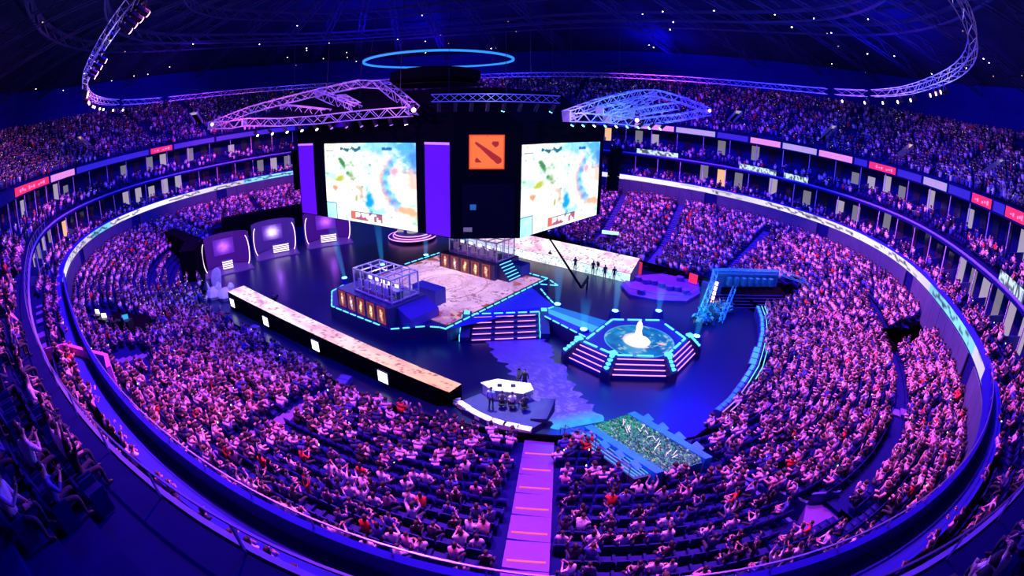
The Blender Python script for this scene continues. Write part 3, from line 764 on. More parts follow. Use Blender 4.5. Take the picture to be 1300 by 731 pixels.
def dashes(path, zz, parent, off=SO, w=.12, dash=.8, gap=.28, mat='cyan', h=.07, name='edge_light'):
    path = [Vector((p[0], p[1])) for p in path]
    for a, b_ in zip(path[:-1], path[1:]):
        L = (b_ - a).length; d = (b_ - a).normalized(); s = 0.05
        while s + dash * .5 < L:
            e = min(s + dash, L - .03); m_ = (a + d * (s + e) / 2); mb = MB(); mb.box((m_.x + off.x, m_.y + off.y, zz), (e - s, w, h), math.atan2(d.y, d.x)); mb.build(name, E_[mat], parent); s = e + gap


dashes([S(.12, .0), S(.12, 15.8), S(3, 15.9)], 1.27, stage); dashes([S(0, -.05), S(.7, -.15), S(1.8, -.8), S(3.7, -3.1)], 1.25, stage)
dashes([S(5.0, -3.2), S(12.0, -3.6), S(15.4, -1.3), S(15.9, .6)], 1.25, stage); dashes([S(15.9, 9.5), S(15.9, 15.8), S(12, 15.9)], 1.25, stage)
dashes([S(-.2, 13.8), S(-1.9, 14.6), S(-.2, 15.6)], 1.25, stage, dash=.7)
# blue deck between the stage, the front stairs and the bridge
DECK = [S(-.05, .2), (-3.5, 38.7), (2.5, 39.6), (3.9, 40.9), S(-.05, 12.5)]
sb(MB().prism(DECK, 0, 1.18), 'side_deck', M['stagebody'])
sb(MB().add([(p[0], p[1], 1.19) for p in DECK], [tuple(range(5))]), 'deck_led', E_['bluedeck'])
dashes([(2.9, 45.2), (3.4, 43.2), (3.95, 41.4)], 1.24, stage, dash=.7); dashes([(3.9, 40.6), (2.5, 39.4), (-3.4, 38.6)], 1.24, stage)

# player booths
BAN = [((.85, .2, .12), (1, .75, .5)), ((.6, .35, .45), (1, .85, .95)), ((.9, .3, .15), (1, .7, .35)), ((.75, .45, .1), (1, .85, .55)), ((.6, .12, .08), (.95, .6, .4))]


def banner_px(i):
    a, b_ = np.array(BAN[i][0]), np.array(BAN[i][1])

    def fn(u, v):
        n1 = fbm(u * 5 + i * 3, v * 8, 70 + i); n2 = fbm(u * 9 + i, v * 14, 76 + i); ln = .5 + .08 * math.sin(i * 2.1) * np.cos(v * 4)
        body = np.exp(-(((u - ln) / .2) ** 2 + ((v - .42) / .36) ** 2) * 1.2); head = np.exp(-(((u - ln) / .1) ** 2 + ((v - .78) / .08) ** 2)); arm = np.exp(-(((u - .5 - (v - .55) * 1.2) / .12) ** 2 + ((v - .55) / .2) ** 2))
        k = np.clip((body + .8 * head + .6 * arm) * (.4 + 1.3 * n1) - .1, 0, 1)[..., None]; bg = np.array([.10, .012, .012]) * (.2 + 1.6 * n2)[..., None]
        c = bg * (1 - k) + (a * (1 - n2[..., None]) + b_ * n2[..., None]) * k ** 1.5 * 1.5; c[(n2 > .58) & (k[..., 0] > .15)] *= .22
        e = np.minimum(np.minimum(u, 1 - u), np.minimum(v, 1 - v)); c[e < .04] = (.4, .04, .04); return c * 1.2
    return fn


def booth(p0, p1, qf, right):
    """p0..p1 along the front, qf the banner plane"""
    side = 'right' if right else 'left'
    r = empty('player_booth', (*S((p0 + p1) / 2, qf + 2), 1.2), 'glass player booth with five hero banners on the %s side of the stage' % side, 'booth')
    off = -Vector(r.location)
    T = lambda mb, name, mat, par=r, **kw: sh(mb, off).build(name, mat, par, **kw)
    T(MB().prism([S(p0, qf), S(p1, qf), S(p1, qf + 4.4), S(p0, qf + 4.4)], 1.2, 2.92), 'base', M['stagebody'])
    n = 5; L = p1 - p0
    for i in range(n):
        a = p1 - .35 - (L - .5) * i / n; b_ = a - (L - .5) / n + .42; f = lambda p, z: (*S(p, qf - .04), z)
        c = [Vector(f(a, 1.28)) + off, Vector(f(b_, 1.28)) + off, Vector(f(b_, 2.82)) + off, Vector(f(a, 2.82)) + off]
        led_panel('banner', c, 12, 20, banner_px(i), SCRB, r, label='lit vertical hero banner')
    # cabin
    c0, c1, q0, q1, z0, z1 = p0 + .45, p1 - 2.1, qf + .75, qf + 3.9, 2.92, 5.1
    if right: c0, c1 = p0 + .3, p1 - .9
    T(MB().prism([S(c0, q0), S(c1, q0), S(c1, q1), S(c0, q1)], 2.92, 3.0), 'cabin_floor', E_['portal'])
    cor = [S(c0, q0), S(c1, q0), S(c1, q1), S(c0, q1)]
    for i in range(4):
        a, b_ = cor[i], cor[(i + 1) % 4]
        T(MB().bar((*a, z0), (*a, z1), .14), 'post', M['truss'])
        for z_ in (z1, z0 + .15): T(MB().bar((*a, z_), (*b_, z_), .13), 'rail', M['truss'])
        k = 5 if i % 2 == 0 else 3
        for j in range(1, k):
            m_ = (a[0] + (b_[0] - a[0]) * j / k, a[1] + (b_[1] - a[1]) * j / k); T(MB().bar((*m_, z0), (*m_, z1), .09), 'mullion', M['truss'])
            if i == 0:
                m2 = (cor[3][0] + (cor[2][0] - cor[3][0]) * j / k, cor[3][1] + (cor[2][1] - cor[3][1]) * j / k); T(MB().bar((*m_, z1), (*m2, z1), .11), 'roof_bar', M['truss'])
    mm = (S(c0, (q0 + q1) / 2), S(c1, (q0 + q1) / 2)); T(MB().bar((*mm[0], z1), (*mm[1], z1), .11), 'roof_bar', M['truss'])
    gm = bpy.data.materials.get('booth_glass')
    if gm is None:
        gm = bpy.data.materials.new('booth_glass'); gm.use_nodes = True; nt = gm.node_tree; nt.nodes.clear()
        o = nt.nodes.new('ShaderNodeOutputMaterial'); mx = nt.nodes.new('ShaderNodeMixShader'); t_ = nt.nodes.new('ShaderNodeBsdfTransparent'); g = nt.nodes.new('ShaderNodeBsdfGlossy')
        g.inputs['Roughness'].default_value = .1; mx.inputs[0].default_value = .10; t_.inputs[0].default_value = (.9, .88, 1, 1)
        nt.links.new(t_.outputs[0], mx.inputs[1]); nt.links.new(g.outputs[0], mx.inputs[2]); nt.links.new(mx.outputs[0], o.inputs[0])
    for i in range(4):
        a, b_ = cor[i], cor[(i + 1) % 4]; T(MB().add([(*a, z0), (*b_, z0), (*b_, z1), (*a, z1)], [(0, 1, 2, 3)]), 'glass', gm)
    # desk, monitors, players' chairs
    d = empty('player_desk', r.location, 'long player desk with five monitors inside the %s booth' % side, 'desk'); dT = lambda mb, name, mat: sh(mb, off).build(name, mat, d)
    dq = q0 + .9
    dT(MB().prism([S(c0 + .3, dq), S(c1 - .3, dq), S(c1 - .3, dq + .7), S(c0 + .3, dq + .7)], 3.68, 3.74), 'desk_top', M['white'])
    for pp in (c0 + .35, c1 - .4): dT(MB().prism([S(pp, dq), S(pp + .06, dq), S(pp + .06, dq + .7), S(pp, dq + .7)], 3.0, 3.68), 'leg', M['dark'])
    for i in range(5):
        pp = c0 + .8 + (c1 - c0 - 1.6) * i / 4
        m_ = sh(MB().prism([S(pp - .3, dq + .42), S(pp + .3, dq + .42), S(pp + .3, dq + .47), S(pp - .3, dq + .47)], 3.86, 4.24), off).build('monitor', M['dark'], d)
        sh(MB().prism([S(pp - .27, dq + .408), S(pp + .27, dq + .408), S(pp + .27, dq + .418), S(pp - .27, dq + .418)], 3.89, 4.21), off).build('display', E_['white'], m_)
        cpt = S(pp, dq - .55)
        ch = empty('player_chair', (*cpt, 3.0), 'white and black player chair inside the %s booth' % side, 'chair', 'player chairs inside the %s booth' % side, rz=RZS)
        MB().box((0, 0, .45), (.5, .5, .1)).build('seat', M['white'], ch); MB().box((0, -.24, .85), (.5, .1, .75)).build('backrest', M['white'], ch); MB().bar((0, 0, 0), (0, 0, .42), .08).build('leg', M['dark'], ch)
        PLAYERS.append((cpt[0], cpt[1], 3.0, math.atan2(SU[1], SU[0]) - math.pi / 2, side))
    plight((*S((c0 + c1) / 2, (q0 + q1) / 2), 4.9), 120, (.75, .45, 1), .3, 'booth_light')
    # stair and landing on the side that faces the stage
    if right:
        for k in range(6): T(MB().prism([S(p0 - .25 * (k + 1), qf + .6), S(p0 - .25 * k, qf + .6), S(p0 - .25 * k, qf + 2.6), S(p0 - .25 * (k + 1), qf + 2.6)], 1.2, 2.9 - .28 * k), 'stair', M['stagebody']); T(MB().prism([S(p0 - .25 * (k + 1) - .02, qf + .6), S(p0 - .25 * (k + 1) + .05, qf + .6), S(p0 - .25 * (k + 1) + .05, qf + 2.6), S(p0 - .25 * (k + 1) - .02, qf + 2.6)], 2.86 - .28 * k, 2.93 - .28 * k), 'nosing', E_['cyan'])
        T(MB().prism([S(p0 - 1.6, qf + 2.7), S(p0, qf + 2.7), S(p0, qf + 4.3), S(p0 - 1.6, qf + 4.3)], 1.2, 2.5), 'side_block', M['blueb'])
    else:
        T(MB().prism([S(p0 - 1.5, qf + 1.0), S(p0, qf + .9), S(p0, qf + 4.4), S(p0 - 1.5, qf + 4.4)], 1.2, [2.0, 2.75, 2.75, 2.0]), 'ramp', M['purple'])
        T(MB().prism([S(p0 + .1, qf + 5.6), S(p0 + 3.2, qf + 5.6), S(p0 + 3.2, qf + 7.0), S(p0 + .1, qf + 7.0)], 1.2, 2.75), 'side_block', M['blueb'])


PLAYERS = []
booth(3.95, 11.9, -2.85, False)
booth(4.1, 12.1, 11.6, True)

# front stairs with lit treads and two glowing end posts
st = empty('stage_stairs', (-.5, 37.3, 0), 'blue front stairs of the stage with pink lit treads', 'stairs')
so = -Vector(st.location)
for k in range(5):
    z_ = 1.18 - .24 * k; a = (-3.4, 38.6 - .62 * k); b_ = (2.4, 39.45 - .62 * k)
    mb = MB().prism([(a[0], a[1] - .62), (b_[0], b_[1] - .62), b_, a], 0, z_); sh(mb, so).build('step', M['stagebody'], st)
    for j in range(3):
        p0_ = (a[0] + (b_[0] - a[0]) * (j * .33 + .02), a[1] - .64 + (b_[1] - a[1]) * (j * .33 + .02)); p1_ = (a[0] + (b_[0] - a[0]) * (j * .33 + .29), a[1] - .64 + (b_[1] - a[1]) * (j * .33 + .29))
        sh(MB().bar((*p0_, z_ + .0), (*p1_, z_ + .0), .06), so).build('tread_light', E_['pinkline'], st)
for x, y in ((-3.9, 37.0), (2.9, 38.0)):
    mb = MB(); mb.prism([(x - .4, y - 1.6), (x + .4, y - 1.6), (x + .4, y + 1.6), (x - .4, y + 1.6)], 0, [.5, .5, 1.5, 1.5]); p_ = sh(mb, so).build('end_post', M['stagebody'], st)
    for j in range(4): sh(MB().box((x - .42, y - 1.4 + .8 * j, .35 + .25 * j), (.06, .45, .5)), so).build('light_bar', E_['cyan'], p_)
    sh(MB().box((x, y + 1.1, 1.58), (.5, .5, .12)), so).build('lamp', E_['cyan'], p_)

# bridge to the hexagonal platform
br = empty('stage_bridge', (5.2, 37.8, 0), 'cyan lit bridge from the stage to the hexagonal platform', 'bridge'); bo = -Vector(br.location)
BR = [(2.7, 38.7), (6.4, 33.9), (8.4, 37.6), (3.9, 40.9)]
sh(MB().prism(BR, 0, 1.2), bo).build('deck', M['stagebody'], br)
for a, b_, m_ in ((.0, .3, 'bluedeck'), (.3, .62, 'cyansoft'), (.62, 1, 'bridge')):
    L_ = lambda p, q, t: (p[0] + (q[0] - p[0]) * t, p[1] + (q[1] - p[1]) * t)
    q = [L_(BR[0], BR[3], a), L_(BR[1], BR[2], a), L_(BR[1], BR[2], b_), L_(BR[0], BR[3], b_)]
    sh(MB().add([(*p, 1.215) for p in q], [(0, 1, 2, 3)]), bo).build('deck_led', E_[m_], br)
dashes([(2.9, 38.4), (6.3, 34.0)], 1.26, br, bo)

# hexagonal platform
HX = [(5.29, 33.0), (7.58, 30.58), (11.87, 30.24), (14.76, 33.51), (13.42, 37.45), (8.67, 37.54)]; hc = (10.2, 33.75)
hexp = empty('hexagonal_platform', (hc[0], hc[1], 0), 'hexagonal cyan platform with lit steps holding the white trophy', 'platform'); ho = -Vector(hexp.location)
sc = lambda k: [(hc[0] + (p[0] - hc[0]) * k, hc[1] + (p[1] - hc[1]) * k) for p in HX]
sh(MB().prism(sc(1.0), 0, 1.5), ho).build('body', M['stagebody'], hexp)
for e in (0, 1, 2, 5):
    i, j = e, (e + 1) % 6
    if e == 5: continue
    for k in range(4):
        a0, a1, b0, b1 = sc(1.0 + .052 * k)[i], sc(1.0 + .052 * k)[j], sc(1.052 + .052 * k)[i], sc(1.052 + .052 * k)[j]; z_ = 1.45 - .36 * k
        m0 = lambda p, q, t: (p[0] + (q[0] - p[0]) * t, p[1] + (q[1] - p[1]) * t)
        q = [m0(a0, a1, .1), m0(b0, b1, .1), m0(b0, b1, .9), m0(a0, a1, .9)]
        sh(MB().prism(q, 0, z_), ho).build('step', M['blueb'], hexp)
        sh(MB().bar((*q[1], z_), (*q[2], z_), .07), ho).build('tread_light', E_['pinkline'], hexp)
for i in (0, 1, 2, 3):
    p0_, p1_ = sc(1.0)[i], sc(1.25)[i]; d = Vector((p1_[0] - p0_[0], p1_[1] - p0_[1])).normalized(); n_ = Vector((-d.y, d.x)) * .38
    q = [(p0_[0] - n_.x, p0_[1] - n_.y), (p1_[0] - n_.x, p1_[1] - n_.y), (p1_[0] + n_.x, p1_[1] + n_.y), (p0_[0] + n_.x, p0_[1] + n_.y)]
    pp = sh(MB().prism(q, 0, [1.75, .7, .7, 1.75]), ho).build('corner_post', M['stagebody'], hexp)
    for j in range(4): t = .15 + .22 * j; x, y = p0_[0] + (p1_[0] - p0_[0]) * t, p0_[1] + (p1_[1] - p0_[1]) * t; sh(MB().box((x, y, 1.8 - 1.05 * t), (.3, .3, .14), .4), ho).build('light_bar', E_['cyan'], pp)
    sh(MB().box((p0_[0], p0_[1], 1.85), (.5, .5, .16), .4), ho).build('lamp', E_['cyan'], pp)
for i in range(6): dashes([sc(.92)[i], sc(.92)[(i + 1) % 6]], 1.54, hexp, ho, .18, 1.3, .35)


def disc_px(u, v):
    X, Y = u * 2 - 1, v * 2 - 1; r = np.hypot(X, Y); c = np.ones(u.shape + (3,)) * np.array([.0, .22, .38]); n1 = fbm(u * 7, v * 7, 80)
    c += (n1 - .5)[..., None] * np.array([.1, .5, .6]); c[np.abs(fbm(u * 5, v * 5, 82) - .5) < .02] = (.3, .6, .35)
    k = (np.abs(r - .42) < .05) & (X < .15); c[k] = (1, .75, .9); k = (np.hypot((X - .62) * .8, (Y + .35)) < .17) & (fbm(u * 12, v * 12, 83) > .45); c[k] = (1, .6, .3)
    k = np.hypot(X, Y + .05) < .26; c[k] = (1, .8, .95); c[r > .97] = (.1, .6, .8); return c


uu, vv = np.meshgrid(np.linspace(0, 1, 61), np.linspace(0, 1, 21)); an = uu * 2 * np.pi; rr = vv * 2.9
Pn = np.stack([hc[0] + .1 + ho.x + rr * np.cos(an), hc[1] - .5 + ho.y + rr * np.sin(an), 1.53 + 0 * an], -1)
grid_panel('painted_disc', Pn, .5 + vv * np.cos(an) / 2, .5 + vv * np.sin(an) / 2, disc_px, SCRF, hexp)
tp_ = empty('trophy', (hc[0] - .1, hc[1] - .65, 1.54), 'white glowing trophy sculpture standing on the hexagonal platform', 'trophy')
WG = EM('white_glow', (1, .82, .95), 1.6)
MB().lathe((0, 0, 0), [(1.05, 0), (.95, .12), (.6, .22), (.5, .3)], 20).build('plinth', WG, tp_)
b = MB(); b.lathe((0, 0, .3), [(.38, 0), (.3, .25), (.22, .6), (.28, .95), (.2, 1.25), (.05, 1.5)], 10); b.bar((-.3, 0, .4), (-.12, .1, 1.5), .12, 5, 0, .03); b.bar((.3, .05, .4), (.1, 0, 1.35), .12, 5, 0, .03); b.build('figure', WG, tp_)

# beam lamps on small pedestals, each with a beam put in as a glowing volume cone
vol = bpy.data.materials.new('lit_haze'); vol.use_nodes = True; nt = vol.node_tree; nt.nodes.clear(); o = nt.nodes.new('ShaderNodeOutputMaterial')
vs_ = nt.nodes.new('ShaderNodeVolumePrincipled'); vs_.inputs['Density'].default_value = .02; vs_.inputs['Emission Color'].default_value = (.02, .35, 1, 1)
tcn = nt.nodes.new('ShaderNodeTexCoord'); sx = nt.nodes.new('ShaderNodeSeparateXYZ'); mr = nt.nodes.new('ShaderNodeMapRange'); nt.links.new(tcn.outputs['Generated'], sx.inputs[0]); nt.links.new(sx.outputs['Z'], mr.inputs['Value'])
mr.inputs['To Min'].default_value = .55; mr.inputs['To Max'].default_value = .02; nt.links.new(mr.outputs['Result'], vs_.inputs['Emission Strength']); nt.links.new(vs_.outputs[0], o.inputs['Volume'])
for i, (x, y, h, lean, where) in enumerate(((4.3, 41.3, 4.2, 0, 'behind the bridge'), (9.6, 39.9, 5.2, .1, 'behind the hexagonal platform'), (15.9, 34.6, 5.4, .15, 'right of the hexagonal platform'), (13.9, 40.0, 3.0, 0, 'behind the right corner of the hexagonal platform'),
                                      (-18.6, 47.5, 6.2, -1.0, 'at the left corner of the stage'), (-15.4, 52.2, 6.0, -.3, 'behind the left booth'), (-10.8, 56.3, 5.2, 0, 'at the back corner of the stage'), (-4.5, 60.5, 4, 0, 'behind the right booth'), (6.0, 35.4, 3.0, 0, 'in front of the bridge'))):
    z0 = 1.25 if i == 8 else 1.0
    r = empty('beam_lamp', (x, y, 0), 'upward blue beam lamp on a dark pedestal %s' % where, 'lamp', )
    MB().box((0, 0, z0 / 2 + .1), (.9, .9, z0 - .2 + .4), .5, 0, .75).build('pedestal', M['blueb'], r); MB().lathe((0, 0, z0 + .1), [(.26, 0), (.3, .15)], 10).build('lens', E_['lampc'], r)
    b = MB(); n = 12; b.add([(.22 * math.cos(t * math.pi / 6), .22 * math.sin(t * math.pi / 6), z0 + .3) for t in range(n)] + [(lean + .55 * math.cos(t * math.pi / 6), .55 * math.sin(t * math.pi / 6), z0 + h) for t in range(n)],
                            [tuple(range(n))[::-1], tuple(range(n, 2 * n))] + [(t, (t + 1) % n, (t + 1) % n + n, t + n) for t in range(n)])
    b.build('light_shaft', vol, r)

# ------------------------------------------------------------------ LED walls along both sides of the pit


def wall_px(seed, warm):
    def fn(u, v):
        s = u * 26; c = np.ones(u.shape + (3,)) * np.array([.95, .82, .95]); n1 = fbm(s * .6, v * 2.4, seed)
        c -= np.clip(n1 - .45, 0, 1)[..., None] * np.array([.5, 1.4, 1.1]); c[np.abs(fbm(s * 1.1, v * 4, seed + 5) - .5) < .018] = (.35, .12, .22)
        if warm: k = np.clip(u * 1.5 - .4, 0, 1)[..., None]; c = c * (1 - k) + c * np.array([1.0, .55, .35]) * k
        else: c += np.exp(-(((u - .52) / .05) ** 2 + ((v - .6) / .35) ** 2))[..., None] * .5
        return np.clip(c, 0, 1.3)
    return fn


def cy_px(u, v):
    s = u * 16; n1 = fbm(s * .8, v * 2, 95); c = np.stack([.35 + .7 * n1, .75 + .3 * n1, 1.0 + 0 * u], -1) * .9; k = np.clip(1 - np.abs(u - .45) * 3, 0, 1)[..., None]; c = c * (1 - k) + np.array([1, .85, .95]) * k
    c[np.abs(fbm(s * 1.5, v * 4, 97) - .5) < .02] = (.1, .35, .5); return c


lw = empty('led_wall', (-17, 33.4, 0), 'long low LED wall along the left side of the pit, lit on top', 'screen'); lo = -Vector(lw.location)
LWa, LWb = (-30.4, 40.8), (-3.9, 25.45); TOPa, TOPb = (-29.3, 42.7), (-3.2, 26.5)
sh(MB().prism([LWa, (-4.9, 26.05), TOPb, TOPa], 0, [1.85, 1.5, 1.5, 1.85]), lo).build('housing', M['black'], lw)
c = [Vector((*LWa, 1.9)) + lo, Vector((*LWb, 1.56)) + lo, Vector((*TOPb, 1.56)) + lo, Vector((*TOPa, 1.9)) + lo]
led_panel('top_screen', c, 200, 10, wall_px(90, True), SCRB, lw)
for i, (x, y) in enumerate(((-29.4, 40.1), (-22.9, 36.15), (-15.9, 32.1), (-9.0, 28.0))):
    r = empty('small_monitor', (x + .1, y - .1, 1.0), 'small white monitor on the back of the left LED wall, %s' % ('beside the white props', 'second from the props', 'second from the tip', 'nearest the tip')[i], 'monitor', rz=math.atan2(-.515, .857))
    MB().box((0, -.05, 0), (1.05, .12, .95)).build('casing', M['dark'], r); MB().box((0, -.125, 0), (.96, .03, .86)).build('display', E_['white'], r); MB().bar((0, 0, -.9), (0, 0, -.4), .1).build('stand', M['dark'], r)
rw = empty('led_wall', (6, 57, 0), 'wide sloping LED wall glowing pink and white behind the stage', 'screen'); ro = -Vector(rw.location)
a, b_ = (-6.5, 65.0), (13.6, 50.75); a2, b2 = (-5.0, 66.9), (15.0, 52.5)
sh(MB().prism([a, b_, b2, a2], 0, [1.1, 1.1, 2.45, 2.45]), ro).build('housing', M['black'], rw)
V3 = lambda p, z, o_: (p[0] + o_.x, p[1] + o_.y, z)
k = .03
led_panel('front_screen', [V3((a[0] - .03, a[1] - .04), .0, ro), V3((b_[0] - .03, b_[1] - .04), .0, ro), V3((b_[0] - .03, b_[1] - .04), 1.12, ro), V3((a[0] - .03, a[1] - .04), 1.12, ro)], 170, 9, cy_px, SCRB, rw)
led_panel('top_screen', [V3(a, 1.14, ro), V3(b_, 1.14, ro), V3(b2, 2.49, ro), V3(a2, 2.49, ro)], 190, 22, wall_px(91, False), SCRB, rw)
led_panel('end_screen', [V3((b_[0] + .03, b_[1]), .0, ro), V3((b2[0] + .03, b2[1]), .0, ro), V3((b2[0] + .03, b2[1]), 2.45, ro), V3((b_[0] + .03, b_[1]), 1.1, ro)], 16, 12, lambda u, v: np.ones(u.shape + (3,)) * np.array([.03, .02, .08]), SCRB, rw)

# camera crane in front of the far LED wall
jb = empty('camera_crane', (8.2, 48.5, 0), 'thin black camera crane leaning up in front of the far LED wall', 'crane')
b = MB(); b.bar((-.8, -1.2, .6), (-5.2, 3.2, 6.4), .22, 4, 0, .14); b.build('arm', M['black'], jb); MB().bar((0, 0, 0), (0, 0, 1.6), .2).build('column', M['dark'], jb); MB().bar((0, -.3, 1.5), (-.8, -1.2, .6), .25).build('counterweight', M['dark'], jb)
MB().box((-5.2, 3.2, 6.2), (.4, .4, .5)).build('camera_head', M['black'], jb)

# round side stage far behind
rs = empty('round_side_stage', (-15.2, 68.7, 0), 'small round side stage with pink lit rims behind the main stage', 'stage')
MB().lathe((0, 0, 0), [(3.6, 0), (3.6, .5), (2.6, .5), (2.6, .9), (.1, .95)], 32).build('body', M['stagebody'], rs)
for r_, z_ in ((3.62, .42), (2.9, .55), (2.62, .86)): MB().lathe((0, 0, z_), [(r_, 0), (r_ + .05, .0), (r_ + .05, .13), (r_, .13)], 36, 0, False).build('rim_light', E_['pinkline'], rs)
b = MB(); b.lathe((0, 0, .95), [(.8, 0), (.7, .8), (1.1, .9)], 14); b.build('desk', E_['pale'], rs)
for x in (-1.9, 1.9): MB().box((x, .4, 1.6), (.9, .3, 1.4)).build('side_screen', E_['pale'], rs)

# casting alcoves on the far left: curved back, two bowed light arcs, striped lit desk
for i, (x, y, rz, ww, where) in enumerate(((-39.4, 54.0, .72, 7.2, 'nearest the white covered props'), (-35.0, 61.3, .62, 6.6, 'in the middle'), (-28.4, 67.0, .5, 7.2, 'nearest the hanging screens'))):
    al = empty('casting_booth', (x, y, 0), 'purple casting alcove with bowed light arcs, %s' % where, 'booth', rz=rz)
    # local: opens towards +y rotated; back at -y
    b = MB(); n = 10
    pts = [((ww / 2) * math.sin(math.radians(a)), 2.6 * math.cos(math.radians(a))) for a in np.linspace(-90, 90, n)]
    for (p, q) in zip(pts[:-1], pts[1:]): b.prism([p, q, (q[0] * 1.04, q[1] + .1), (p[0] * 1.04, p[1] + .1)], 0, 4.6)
    b.build('curved_wall', E_['portal'] if i != 1 else EM('portal_dim', (.08, .02, .5), .5), al)  # purple light on the back wall put in as emission
    MB().prism([(-ww / 2, -3), (ww / 2, -3), (ww / 2, .2), (0, 2.5), (-ww / 2, .2)], 0, .12).build('floor_plate', EM('portal_floor', (.12, .03, .5), .55), al)  # purple glow on the floor put in as an emitting plate
    for s in (-1, 1):
        b = MB(); q = [(s * (ww / 2 - .55 + .5 * math.cos(t)), -.5 - .0 * t, 2.2 + 2.1 * math.sin(t)) for t in np.linspace(-1.3, 1.3, 8)]
        for p0_, p1_ in zip(q[:-1], q[1:]): b.bar(p0_, p1_, .13)
        b.build('light_arc', E_['arc'], al)
    for k in range(4): MB().box((0 if i != 1 else .8, -.9, .35 + .3 * k), (1.5 if i == 0 else 2.4, .5, .12)).build('desk_light', E_['arc'], al)
    MB().box((0 if i != 1 else .8, -.7, .8), (1.4 if i == 0 else 2.3, .5, 1.3)).build('desk', M['stagebody'], al)
    led_panel('back_screen', [(-1.6, 1.9, 1.6), (1.6, 1.9, 1.6), (1.6, 1.9, 3.9), (-1.6, 1.9, 3.9)], 24, 16, (lambda u, v, s=i: (np.exp(-(((u - .5) / .25) ** 2 + ((v - .5) / .3) ** 2)) * (1.2 if s != 1 else 1.5))[..., None] * (np.array([.55, .12, .9]) if s != 1 else np.array([.8, .6, 1.0])) * (0.4 + 1.1 * fbm(u * 9, v * 9, 110 + s))[..., None] + np.array([.08, .01, .4])), SCRB, al)
    plight((x + 1.5, y - 2.2, 3.4), 160, (.4, .1, 1), .3, 'alcove_light')
# grey tunnel wall and black curtain behind the alcoves
b = MB(); b.prism([(-50, 68.5), (-36, 79), (-37, 80.5), (-51, 70)], 0, 3.9); b.build('wall_tunnel', M['black'], kind='structure')
b = MB(); b.prism([(-54.5, 60.5), (-42.6, 53.2), (-40.0, 47.6), (-42.4, 46.9), (-45.5, 52.2), (-55.5, 58.6)], 0, 4.6); b.build('black_curtain', M['black'], label='black curtain wall beside the left casting alcove at the edge of the stands', cat='curtain')
# white covered props and white sculpture
for (x, y, s, lab) in ((-34.6, 43.5, 1.0, 'white crouching sculpture at the far end of the left LED wall'), (-32.6, 43.4, .9, 'lumpy white covered prop beside the crouching sculpture'), (-36.0, 46.2, 1.2, 'tall white leaning prop beside the black curtain')):
    b = MB(); rr_ = random.Random(int(s * 10))
    if s == 1.2:
        for q in range(8):
            z0, z1 = .32 * q, .32 * (q + 1); f_ = lambda z: (.75 * math.sin(.35 + z * .95) ** .5 if z < 2.5 else .2, .25 * z * z * .35); (w0, y0), (w1, y1) = f_(z0), f_(z1); b.prism([(-w0, y0 - .15), (w0, y0 - .15), (w0, y0 + .15), (-w0, y0 + .15)], z0, z1, 0, [(-w1, y1 - .15), (w1, y1 - .15), (w1, y1 + .15), (-w1, y1 + .15)])
    else:
        b.lathe((0, 0, 0), [(1.0, 0), (1.15, .4), (.8, 1.0), (.35, 1.3)], 9); b.lathe((.7, .3, 1.0), [(.4, 0), (.45, .4), (.2, .8)], 7); b.bar((-.6, 0, 1.0), (-1.1, .3, 1.9), .3, 5, 0, .08); b.bar((.8, -.2, .6), (1.5, -.5, .3), .4, 5, 0, .15)
    b.build('prop', P('white_cloth', (.8, .75, .7), .9, var=.15, scale=2), label=lab, cat='prop', loc=(x, y, 0.0))
plight((-31, 40.5, 5), 260, (1, .85, .75), .3, 'work_light')

# ------------------------------------------------------------------ people: seated and standing bodies grown over a skeleton


